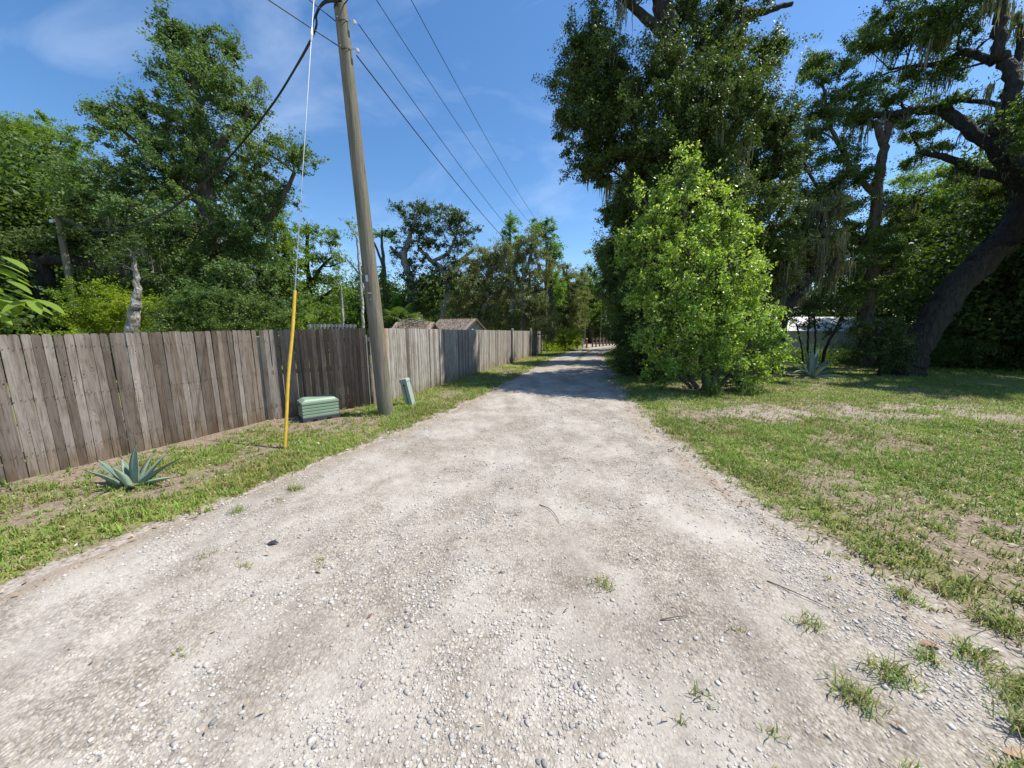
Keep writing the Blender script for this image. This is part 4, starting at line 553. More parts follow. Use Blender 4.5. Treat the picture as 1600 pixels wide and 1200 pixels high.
curled_leaf('dark shrivelled fallen leaf on pale ground left of the road centre', -1.93, 2.50, .09, .2, 'black_leaf')
curled_leaf('small orange brown fallen leaf beside a weed tuft left of centre', -1.38, 2.18, .05, -.4, 'tan_leaf')
curled_leaf('broad tan fallen leaf under the weed tufts at the lower right', 2.08, 1.10, .15, -.55, 'tan_leaf')
curled_leaf('narrow tan fallen leaf against the weeds nearest the lower right corner', 2.16, 1.02, .13, .5, 'tan_leaf')
curled_leaf('rusty fallen leaf at the grass edge right of the gravel', 2.30, 1.62, .09, -.3, 'rust_leaf')
curled_leaf('bronze fallen leaf lying where the lawn meets the gravel', 2.62, 2.02, .10, .9, 'rust_leaf')
curled_leaf('dry curled leaf in the lawn further up the right road edge', 2.86, 3.1, .11, -.6, 'tan_leaf')

# ------------------------------------------------------------------ board fences
def wood_mat(name, cols, knots=True, stain=0.0):
    m, nt, b = mat(name)
    t = nt.nodes.new('ShaderNodeTexCoord'); cb = nt.nodes.new('ShaderNodeCombineXYZ')
    nt.links.new(math_(nt, 'MULTIPLY', attr(nt, 'rnd'), 37.0), cb.inputs[0]); nt.links.new(math_(nt, 'MULTIPLY', attr(nt, 'rnd'), 91.0), cb.inputs[2])
    ad = nt.nodes.new('ShaderNodeVectorMath'); ad.operation = 'ADD'; nt.links.new(t.outputs['Object'], ad.inputs[0]); nt.links.new(cb.outputs[0], ad.inputs[1])
    mp = nt.nodes.new('ShaderNodeMapping'); mp.inputs['Scale'].default_value = (1, 1, 0.07); nt.links.new(ad.outputs[0], mp.inputs['Vector'])
    mp2 = nt.nodes.new('ShaderNodeMapping'); mp2.inputs['Scale'].default_value = (1, 1, 0.55); nt.links.new(ad.outputs[0], mp2.inputs['Vector'])
    grain = noise(nt, mp.outputs[0], 38, 5, 0.65, 1.2)
    blotch = noise(nt, mp2.outputs[0], 3.0, 4, 0.6)
    c = ramp(nt, attr(nt, 'rnd'), cols)
    c = mixc(nt, 1.0, c, ramp(nt, grain, [(0.28, (0.45, 0.41, 0.38)), (0.5, (1, 1, 1)), (0.72, (1.3, 1.29, 1.28))]), 'MULTIPLY')
    c = mixc(nt, 1.0, c, ramp(nt, blotch, [(0.30, (0.74, 0.68, 0.64)), (0.52, (1, .98, .96)), (0.72, (1.16, 1.15, 1.14))]), 'MULTIPLY')
    if knots:
        v = nt.nodes.new('ShaderNodeTexVoronoi'); v.inputs['Scale'].default_value = 7.5; v.inputs['Randomness'].default_value = 1
        nt.links.new(mp2.outputs[0], v.inputs['Vector'])
        kd = math_(nt, 'ADD', v.outputs['Distance'], math_(nt, 'MULTIPLY', math_(nt, 'SUBTRACT', noise(nt, ad.outputs[0], 45, 3), 0.5), 0.09))
        k = ramp(nt, kd, [(0.04, (0.36, 0.29, 0.25)), (0.07, (0.75, .68, .64)), (0.10, (1.35, 1.32, 1.28)), (0.15, (0.78, .74, .71)), (0.24, (1, 1, 1))])
        c = mixc(nt, 1.0, c, k, 'MULTIPLY')
    # rusty/green staining at the foot, silvered top
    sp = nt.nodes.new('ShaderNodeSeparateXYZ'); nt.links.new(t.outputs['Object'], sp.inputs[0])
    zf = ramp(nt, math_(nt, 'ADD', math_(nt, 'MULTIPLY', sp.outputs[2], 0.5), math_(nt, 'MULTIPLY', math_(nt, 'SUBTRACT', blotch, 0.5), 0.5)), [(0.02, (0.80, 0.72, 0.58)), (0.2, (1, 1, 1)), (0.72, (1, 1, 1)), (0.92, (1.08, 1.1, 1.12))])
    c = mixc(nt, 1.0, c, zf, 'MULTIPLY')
    nt.links.new(c, b.inputs['Base Color']); b.inputs['Roughness'].default_value = 0.85; b.inputs['Specular IOR Level'].default_value = 0.2
    bump(nt, b, grain, 0.5, 0.006); return m
M['picket'] = wood_mat('weathered_board', [(0.0, (0.115, 0.096, 0.08)), (0.3, (0.165, 0.14, 0.118)), (0.6, (0.215, 0.186, 0.160)), (1.0, (0.285, 0.252, 0.222))])
M['picket_brown'] = wood_mat('brown_board', [(0.0, (0.115, 0.088, 0.069)), (0.5, (0.165, 0.132, 0.106)), (1.0, (0.22, 0.182, 0.15))])
M['picket_dark'] = wood_mat('dark_board', [(0.0, (0.038, 0.032, 0.028)), (0.5, (0.062, 0.053, 0.046)), (1.0, (0.10, 0.086, 0.075))])  # much darker board tone
M['picket_grey'] = wood_mat('silvered_board', [(0.0, (0.24, 0.225, 0.20)), (0.5, (0.36, 0.34, 0.305)), (1.0, (0.47, 0.445, 0.40))])
M['picket_rust'] = wood_mat('orange_board', [(0.0, (0.33, 0.19, 0.11)), (0.5, (0.40, 0.23, 0.12)), (1.0, (0.42, 0.30, 0.21))])
M['rust'] = plain('rusty_steel', (0.10, 0.055, 0.035), .8, .3, 40, .3)
def board_fence(label, a, b, h0, h1, pick, rail_side, panel_len, seed, posts_front=(), gap_end=None, top_jit=0.006):
    """pickets from a to b seen from the rail-free side"""
    rg = random.Random(seed); A = Vector((a[0], a[1], 0)); B = Vector((b[0], b[1], 0)); D = (B - A); Ltot = D.length; D.normalize(); rz = math.atan2(D.y, D.x)
    root = empty('board_fence', (a[0], a[1], 0), rz); tag(root, label, 'fence', 'board fences along the left side of the road')
    W = 0.077; n = int(Ltot / W); per = max(1, round(panel_len / W)); T = 0.018; i = 0
    while i < n:
        m = min(per, n - i); groups = {}
        for k in range(i, i + m):
            w = W * rg.choice((.93, .95, .96)) - rg.random() * 0.002; x = (k + 0.5) * W + rg.uniform(-.002, .002); f = k / n
            wx, wy = a[0] + D.x * x, a[1] + D.y * x; g = float(relief(wx, wy)) + 0.02
            h = h0 + (h1 - h0) * f + rg.uniform(-top_jit, top_jit); lean = rg.uniform(-0.004, 0.004) * 1.5; y0 = rg.uniform(-0.004, 0.004)
            z0 = g + rg.uniform(-.005, .02); z1 = h
            prof = [(-w / 2, z0), (w / 2, z0), (w / 2, z1 - .03), (w / 2 * .86, z1 - .012), (w / 2 * .55, z1), (-w / 2 * .55, z1), (-w / 2 * .86, z1 - .012), (-w / 2, z1 - .03)]
            mk = pick(k, n, rg); mb = groups.setdefault(mk if mk == 'picket_dark' else 'mixed', MB()); V = []
            for yy in (y0 - T / 2, y0 + T / 2):
                V += [(x + p[0] + lean * p[1], yy, p[1]) for p in prof]
            F = [(0, 1, 2, 7), (7, 2, 3, 6), (6, 3, 4, 5), (15, 10, 9, 8), (14, 11, 10, 15), (13, 12, 11, 14)]
            F += [(q, q + 8, (q + 1) % 8 + 8, (q + 1) % 8) for q in range(8)]
            mb.add(V, F, rg.random()); mb.slots = getattr(mb, 'slots', []) + [mk] * len(F)
        for mk, mb in groups.items():
            names = sorted(set(mb.slots)); o = mb.build('board_panel', M[names[0]], root)
            for q in names[1:]: o.data.materials.append(M[q])
            o.data.polygons.foreach_set('material_index', np.array([names.index(q) for q in mb.slots], dtype=np.int32))
            if mk == 'picket_dark': o['label'] = 'dark boards'
        x0, x1 = i * W, (i + m) * W
        if Ltot < 5:
            nb = MB()
            for k in range(i, i + m):
                for hz in (0.3, 0.95, 1.55):
                    for q in (-.3, .3): nb.box(((k + .5 + q + rg.uniform(-.05, .05)) * W, -rail_side * (T / 2 + .0055), hz + rg.uniform(-.02, .02)), (.007, .004, .007))
            nb.build('nail_heads', M['rust'], root)['kind'] = 'stuff'
        for hz in (0.3, 0.95, 1.55):
            r = MB(); r.box(((x0 + x1) / 2, rail_side * 0.031, hz), (x1 - x0 - 0.004, 0.038, 0.088)); r.build('rail', M['picket_grey'], root)
        i += m
    for px in [k * per * W for k in range(int(n / per) + 1)]:
        p = MB(); p.box((min(px, Ltot) , rail_side * 0.098, 0.78), (0.089, 0.089, 1.72)); p.build('post', M['picket_grey'], root, bevel=.004)
    for px, ph, w in posts_front:
        p = MB(); p.box((px, -rail_side * 0.065, ph / 2), (w, 0.089, ph)); p.box((px, -rail_side * 0.065, ph + 0.018), (w + .03, 0.12, 0.03), taper=.6); p.build('post', M['picket_grey'], root, bevel=.004)
    return root
def pick_a(k, n, rg):
    if rg.random() < 0.16 + 0.30 * (k / n > .5): return 'picket_brown'
    return 'picket'
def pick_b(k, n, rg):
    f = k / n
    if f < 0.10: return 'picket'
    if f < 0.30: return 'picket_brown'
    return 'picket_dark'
def pick_c(k, n, rg):
    if k < 3: return 'picket'
    if 3 <= k < 6: return 'picket_brown'
    if 6 <= k < 8: return 'picket_rust'
    return 'picket_grey' if rg.random() < .8 else 'picket'
A0 = (-5.76 - 0.394 * 0.03, 3.59 - .03); A1 = (-4.70, 6.30)
board_fence('brown weathered board fence with rounded tops nearest the camera on the left', A0, A1, 1.69, 1.755, pick_a, 1, 2.4, 1)
board_fence('short fence stretch with dark boards behind the green vented cabinet', (-4.68, 6.33), (-3.22, 7.62), 1.755, 1.80, pick_b, 1, 2.4, 2)
board_fence('long silvery grey board fence running down the road into tree shade', (-3.17, 7.60), (2.21, 26.1), 1.80, 1.68, pick_c, 1, 2.46, 3, posts_front=((11.2, 1.80, .1), (15.6, 1.86, .13), (19.2, 1.86, .13)))
# gate leaf edge: steel post and the next stretch beyond the narrow gap at the far left
gp = MB(); gp.box((0, 0, .55), (.05, .05, 1.1)); M['black_steel'] = plain('black_steel', (0.02, 0.02, 0.022), 0.5, 0.2, 20, 0.6)
root = empty('gate_post', (-5.93, 3.30, 0)); tag(root, 'low black steel post in the narrow gap at the left end of the fence', 'post')
gp.build('shaft', M['black_steel'], root, bevel=.003); gp = MB(); gp.box((0, 0, 1.112), (.058, .058, .02)); gp.build('cap', M['black_steel'], root); gp = MB(); gp.box((.03, -.03, .5), (.03, .02, .12)); gp.build('latch', M['black_steel'], root)
board_fence('fence gate boards at the extreme left edge beyond the narrow gap', (-6.9, 1.15), (-6.02, 3.22), 1.66, 1.68, pick_a, 1, 2.4, 8)

# ------------------------------------------------------------------ utility pole, guy, wires
def pole_mat(name, a, b_, green):
    m, nt, b = mat(name)
    g = noise(nt, objco(nt, (1, 1, 0.05)), 26, 6, 0.7, 0.5); bl = noise(nt, objco(nt, (1, 1, .35)), 1.6, 4, 0.6)
    c = ramp(nt, g, [(0.32, a), (0.62, b_)]); c = mixc(nt, ramp(nt, bl, [(0.42, 0), (0.62, 0.75)]), c, mixc(nt, 0.5, c, green))
    cracks = ramp(nt, noise(nt, objco(nt, (1, 1, 0.02)), 55, 3, 0.5), [(0.30, (0.35, 0.33, 0.31)), (0.38, (1, 1, 1))])
    c = mixc(nt, 1.0, c, cracks, 'MULTIPLY'); nt.links.new(c, b.inputs['Base Color']); b.inputs['Roughness'].default_value = 0.85
    bump(nt, b, g, 0.7, 0.012); return m
M['pole'] = pole_mat('weathered_pole', (0.085, 0.07, 0.05), (0.235, 0.20, 0.15), (0.11, 0.14, 0.07))
M['galv'] = plain('galvanised', (0.50, 0.51, 0.52), 0.42, 0.2, 30, 0.8)
M['cable'] = plain('cable_black', (0.018, 0.018, 0.02), 0.6, 0.2, 20)
M['porcelain'] = plain('porcelain', (0.62, 0.66, 0.72), 0.2, 0.1, 10)
M['yellow'] = plain('yellow_plastic', (0.74, 0.47, 0.04), 0.5, 0.32, 14)
def pole_at(z): return Vector((-2.60 - 0.046 * z, 6.82 - 0.012 * z, z))
def pole_r(z): return 0.155 - 0.0072 * z
def build_pole():
    root = empty('utility_pole', (-2.60, 6.82, 0)); tag(root, 'tall leaning weathered wooden utility pole at the fence corner', 'utility pole')
    o0 = Vector((-2.60, 6.82, 0))
    b = MB(); zs = np.linspace(-0.3, 9.7, 34); b.tube([pole_at(z) - o0 for z in zs], [pole_r(max(z, 0)) for z in zs], 20, wob=0.012); b.build('shaft', M['pole'], root, smooth=True)
    c = Vector((0, -1, 0))
    def on(z, ang, out=0.0): return pole_at(z) - o0 + Vector((math.sin(ang), -math.cos(ang), 0)) * (pole_r(z) + out)
    p = on(2.72, -.15, .004); b = MB(); b.box(p, (.045, .006, .12)); b.build('number_tag', M['galv'], root)
    p = on(2.45, .0, .003); b = MB(); b.box(p, (.07, .006, .022), rx=.1); b.build('nail_plate', M['galv'], root); b = MB(); b.box(on(2.33, .05, .004), (.02, .01, .02)); b.build('nail', M['galv'], root)
    for z, ang in ((6.97, .3), (6.55, .3)):                 # two guyed hooks that carry the lower wires
        b = MB(); q = on(z, 1.3, 0); b.tube(curve_pts([q, q + Vector((.05, 0, .02)), q + Vector((.10, 0, .0))]), .008, 6); b.build('hook', M['galv'], root)
        b = MB(); q2 = q + Vector((.11, .02, 0)); b.tube([q2 + Vector((0, 0, -.03)), q2 + Vector((0, 0, -.015)), q2 + Vector((0, 0, .015)), q2 + Vector((0, 0, .03))], [.02, .032, .032, .02], 10); b.build('insulator', M['porcelain'], root)
        b = MB(); s = on(z + .05, -.5, .006); e = on(z - .25, .2, .006)
        b.tube(curve_pts([s, on(z - .05, -.1, .02), on(z - .02, .7, .02), q]), .006, 6); b.build('tie_wire', M['cable'], root)
        b = MB(); b.tube([on(z, -.25, 0), on(z, -.25, .03)], .012, 8); b.build('bolt', M['galv'], root)
    # jumper loops right of the pole near the crown
    b = MB(); q = on(7.16, -1.2, 0)
    b.tube(curve_pts([q, q + Vector((.15, -.16, -.02)), q + Vector((.38, -.2, .0)), q + Vector((.62, -.1, .12)), q + Vector((.72, 0, .35))]), .011, 6); b.build('jumper_cable', M['cable'], root)
    b = MB(); b.tube(curve_pts([on(7.2, 1, .0), on(7.22, 1, .12), on(7.36, 1.1, .22), on(7.6, 1.2, .25)]), .009, 6); b.build('jumper_cable', M['cable'], root)
    b = MB(); b.box(on(9.35, 0, .05), (2.2, .09, .11)); b.build('crossarm', M['pole'], root)
    for dx in (-.80, .03, .9):
        b = MB(); q = on(9.35, 0, .05) + Vector((dx, 0, .055)); b.tube([q, q + Vector((0, 0, .05)), q + Vector((0, 0, .1)), q + Vector((0, 0, .15))], [.02, .045, .045, .02], 10); b.build('insulator', M['porcelain'], root)
build_pole()
def wire(name, label, pts, r, n=6, m='cable', group=None, cat='wire'):
    group = 'overhead wires' if name == 'power_line' else 'service cables'
    P = curve_pts(pts, 8); o0 = np.array(P[0]); b = MB(); b.tube(P - o0, r, n); o = b.build(name, M[m], loc=tuple(o0)); tag(o, label, cat, group); return o
def sag(a, b, s, n=14):
    a = Vector(a); b = Vector(b); return [tuple(a.lerp(b, t) - Vector((0, 0, s * 4 * t * (1 - t)))) for t in np.linspace(0, 1, n)]
P2 = Vector((2.95, 31.0, 0))
q = pole_at(6.55); wire('power_line', 'lowest wire leaving the right side of the leaning pole toward the far trees', sag((q.x + .17, q.y + .05, 6.52), (P2.x, P2.y, 6.75), .62), .011)
q = pole_at(6.97); wire('power_line', 'second wire starting at the hook just above, beside the leaning pole', sag((q.x + .27, q.y + .02, 6.97), (P2.x + .15, P2.y, 7.3), .55), .008)
q = pole_at(9.5)
wire('power_line', 'high wire crossing the sky, nearer the leaning pole of the upper two', sag((q.x - .80, q.y, 9.55), (P2.x, P2.y, 9.5), .60), .009)
wire('power_line', 'highest wire crossing the sky farthest right of the leaning pole', sag((q.x + .03, q.y - .05, 9.55), (P2.x + .5, P2.y, 9.5), .60), .009)
q = pole_at(6.6); wire('power_line', 'lower thin wire passing left of the leaning pole toward the top edge', sag((q.x - .1, q.y, 6.62), (q.x - 7.0, q.y - 13, 6.2), .35), .008)
q = pole_at(6.97); wire('power_line', 'upper thin wire meeting the left side of the leaning pole', sag((q.x - .1, q.y - .02, 6.98), (q.x - 7.2, q.y - 15, 6.9), .35), .008)
# service drop to the small pole behind the fence
SP = Vector((-15.1, 12.0, 5.45)); qa = pole_at(7.16)
wire('service_cable', 'thick black cable swooping from the pole top down to the left trees', [(qa.x + .1, qa.y - .17, 7.16), (qa.x - .2, qa.y - .12, 7.17), (qa.x - .42, qa.y + .0, 7.10), (qa.x - .56, qa.y + .10, 6.86)] + sag((qa.x - .62, qa.y + .14, 6.72), SP, 1.45)[1:], .017, 7)
wire('service_cable', 'thinner black line twisted along the thick swooping cable', [(qa.x + .1, qa.y - .16, 7.22), (qa.x - .25, qa.y - .10, 7.20), (qa.x - .50, qa.y + .02, 7.0), (qa.x - .62, qa.y + .1, 6.74)] + sag((qa.x - .65, qa.y + .12, 6.66), SP + Vector((0, 0, .06)), 1.42)[1:], .010, 6)
# guy wire with its yellow guard
ga = Vector((-3.33, 4.75, 0.0)); gb_ = pole_at(9.3)
root = empty('guy_wire', ga); tag(root, 'thin steel guy wire with a bent yellow plastic guard standing in the verge', 'guy wire')
dd = gb_ - ga
b = MB(); b.tube([Vector((0, 0, -.05)), dd * .25, dd * .6, dd], .0065, 6); b.build('strand', M['galv'], root)
b = MB(); g0 = dd * (0.04 / dd.z); g3 = dd * (2.34 / dd.z); g1 = g0.lerp(g3, .45) + Vector((-.004, -.004, 0))
pp = curve_pts([g0, g0.lerp(g3, .2) + Vector((-.004, 0, 0)), g1 + Vector((-.008, 0, 0)), g0.lerp(g3, .75) + Vector((.004, 0, 0)), g3], 5)
b.tube(pp, .022, 12); b.build('guard', M['yellow'], root, smooth=False)
b = MB(); b.tube([(0, 0, -.1), (0, 0, .08)], .012, 8); b.tube([(-.03, 0, .02), (0, 0, .05), (.03, 0, .02)], .01, 8); b.build('anchor_rod', M['galv'], root)
b = MB(); q = dd * (6.2 / dd.z); b.tube([q, q + dd.normalized() * .10, q + dd.normalized() * .22], [.012, .024, .012], 8); b.build('strain_insulator', M['porcelain'], root)

# other poles
def small_pole(label, x, y, h, r, top=True, mt='pole'):
    root = empty('utility_pole', (x, y, 0)); tag(root, label, 'utility pole', 'utility poles beyond the near one')
    b = MB(); zs = np.linspace(-.3, h, 10); b.tube([(0.012 * z, 0, z) for z in zs], [r * (1 - .25 * max(z, 0) / h) for z in zs], 12, wob=.02); b.build('shaft', M[mt], root, smooth=True)
    if top:
        b = MB(); b.box((0, -r, h - .25), (.9 if top == 2 else .12, .08, .1)); b.build('crossarm' if top == 2 else 'bracket', M['galv'], root)
    return root
small_pole('thin grey service pole standing among trees behind the left fence', -15.15, 12.0, 5.55, .11)
small_pole('distant utility pole half hidden by the grey moss hung tree', P2.x, P2.y, 9.6, .14, 2)
small_pole('slim pale pole beside the bend of the far road', 8.0, 41.0, 6.4, .12, 1)
small_pole('thin dark pole right behind the slim pale pole at the far bend', 9.0, 42.5, 4.8, .08, 0)
small_pole('short grey pole with a lamp head at the far road bend', 11.2, 43.5, 4.0, .07, 1)

# ------------------------------------------------------------------ cabinets
M['green_plastic'] = plain('green_plastic', (0.27, 0.37, 0.25), 0.45, 0.15, 3)
M['dark_plastic'] = plain('dark_plastic', (0.05, 0.055, 0.055), 0.6, 0.25, 6)
M['grey_green'] = plain('grey_green_plastic', (0.36, 0.42, 0.38), 0.5, 0.14, 6)
def build_cabinet():
    root = empty('vented_cabinet', (-3.80, 6.52, 0), R(42)); tag(root, 'squat pale green vented utility cabinet on a dark base by the fence', 'utility cabinet')
    b = MB(); b.box((0, 0, .05), (.66, .42, .14)); b.build('base', M['dark_plastic'], root, bevel=.012)
    b = MB(); W, D_, z = .64, .40, .12
    for k in range(4):
        b.box((0, 0, z + .024), (W, D_, .048)); b.box((0, 0, z + .053), (W - .035, D_ - .035, .012)); z += .059
    b.build('louvred_body', M['green_plastic'], root, bevel=.008)
    b = MB(); b.box((0, 0, z + .03), (W + .01, D_ + .01, .058)); b.build('lid_rim', M['green_plastic'], root, bevel=.012)
    b = MB(); b.box((0, 0, z + .082), (W - .01, D_ - .01, .05), taper=.80); b.build('lid', M['green_plastic'], root, bevel=.015)
    b = MB(); b.box((-W / 2 - .006, .05, z - .02), (.012, .07, .035)); b.build('latch', M['dark_plastic'], root)
    for s in (-1, 1): b = MB(); b.box((s * .12, -D_ / 2 - .012, .05), (.07, .01, .05)); b.build('base_slot', M['black_steel'], root)
build_cabinet()
def build_pedestal():
    root = empty('pedestal', (-2.30, 7.62, -0.05), R(-20)); root.rotation_euler = (R(4), R(-10.5), R(-14)); tag(root, 'leaning grey green square cable pedestal between the pole and the long fence', 'cable pedestal')
    b = MB(); b.box((0, 0, .33), (.17, .15, .70)); b.build('housing', M['grey_green'], root, bevel=.012)
    b = MB(); b.box((0, 0, .70), (.195, .175, .07), taper=.86); b.build('cap', M['grey_green'], root, bevel=.012)
    b = MB(); b.box((0, -.079, .36), (.012, .008, .52)); b.box((.0, -.079, .58), (.05, .01, .03)); b.build('seam', M['dark_plastic'], root)
    b = MB(); b.box((0, 0, .02), (.20, .18, .10)); b.build('skirt', M['galv'], root, bevel=.01)
build_pedestal()

# ------------------------------------------------------------------ agaves
def agave_mat():
    m, nt, b = mat('agave')
    c = ramp(nt, attr(nt, 'rnd'), [(0, (0.12, 0.175, 0.125)), (0.5, (0.205, 0.27, 0.20)), (1, (0.31, 0.375, 0.27))])
    c = mixc(nt, 1, c, ramp(nt, noise(nt, objco(nt, (1, 1, 1)), 9, 4), [(0.3, (.86, .88, .86)), (0.7, (1.1, 1.1, 1.08))]), 'MULTIPLY')
    nt.links.new(c, b.inputs['Base Color']); b.inputs['Roughness'].default_value = 0.5; return m
M['agave'] = agave_mat(); M['agave_tip'] = plain('agave_spine', (0.05, 0.03, 0.02), 0.5); M['agave_pale'] = plain('agave_dry', (0.36, 0.29, 0.17), 0.75, .35, 14)
def agave(name, label, loc, leaves, scale, pale=()):
    root = empty(name, loc); tag(root, label, 'agave', 'agaves planted by the road')
    for li, (az, el, L, w, droop) in enumerate(leaves):
        az = R(az); el = R(el); L *= scale; w *= scale * 1.2; n = 14; V = []
        p = Vector((math.cos(az), math.sin(az), 0)) * 0.04 * scale; a = el; side = Vector((-math.sin(az), math.cos(az), 0)); outd = Vector((math.cos(az), math.sin(az), 0))
        for i in range(n + 1):
            t = i / n; ww = w * (0.62 + 0.9 * t - 0.35 * t * t) if t < .4 else w * (0.62 + .36 - .056) * (1 - ((t - .4) / .6) ** 1.7)
            ww = max(ww, 0.002) / 2; d = outd * math.cos(a) + Vector((0, 0, math.sin(a))); nn = -outd * math.sin(a) + Vector((0, 0, math.cos(a)))
            th = (0.055 * (1 - t) ** 1.2 + .006) * scale; ch = ww * 0.38
            for s in (-1, -.5, 0, .5, 1): V.append(tuple(p + side * ww * s + nn * ch * s * s))
            for s in (.5, 0, -.5): V.append(tuple(p + side * ww * s + nn * (ch * s * s - th * (1 - abs(s)))))
            p = p + d * L / n; a -= R(droop) / n
        F = [(8 * i + j, 8 * i + (j + 1) % 8, 8 * i + 8 + (j + 1) % 8, 8 * i + 8 + j) for i in range(n) for j in range(8)]
        o = mesh_np('leaf', V, F, M['agave_pale' if li in pale else 'agave'], root, rnd=[random.Random(li * 7 + len(leaves)).random()] * len(F), smooth=True)
        s = MB(); tip = Vector(V[-6]); dirn = (outd * math.cos(a) + Vector((0, 0, math.sin(a)))); s.tube([tip - dirn * .01, tip + dirn * .012 * scale, tip + dirn * .035 * scale], [.004 * scale, .003 * scale, .0006], 6); s.build('spine', M['agave_tip'], o)
gz = lambda x, y: float(relief(x, y)) + 0.02
agave('agave', 'small blue green agave with a few broad pointed leaves below the left fence', (-4.28, 3.60, gz(-4.28, 3.6)),
      [(172, 38, .52, .085, 22), (195, 62, .44, .085, 14), (150, 55, .38, .08, 10), (88, 84, .50, .11, 5), (35, 52, .46, .085, 8), (15, 38, .56, .085, 14), (-5, 18, .56, .07, 10), (235, 52, .42, .08, 10), (290, 60, .40, .08, 6), (320, 25, .36, .07, 16), (60, 66, .40, .075, 8), (205, 6, .36, .05, 12), (-28, 4, .34, .05, 10), (262, 5, .30, .05, 8)], 0.92, (11, 12, 13))
agave('agave', 'large grey green agave with long arching leaves beside the tall bright bush', (11.0, 12.35, gz(11., 12.35)),
      [(178, 34, 1.15, .13, 70), (192, 18, 1.05, .13, 62), (162, 55, 1.15, .13, 70), (215, 16, .9, .12, 55), (148, 68, 1.15, .14, 32), (118, 80, 1.2, .15, 12), (78, 86, 1.1, .14, 8), (42, 66, 1.15, .14, 24), (18, 52, 1.15, .14, 40), (0, 36, 1.35, .14, 62), (-22, 16, 1.2, .13, 55), (-48, 10, .95, .12, 45), (232, 8, .8, .12, 40), (255, 52, .9, .14, 40), (285, 60, .8, .14, 30), (310, 14, .85, .12, 45), (62, 74, 1.05, .13, 12), (342, 24, 1.15, .13, 60), (186, 6, .95, .12, 35), (8, 10, 1.1, .12, 35), (200, 44, 1.0, .13, 70), (240, 4, .7, .09, 20), (300, 4, .7, .09, 20), (275, 3, .6, .09, 15)], 1.12, (21, 22, 23))

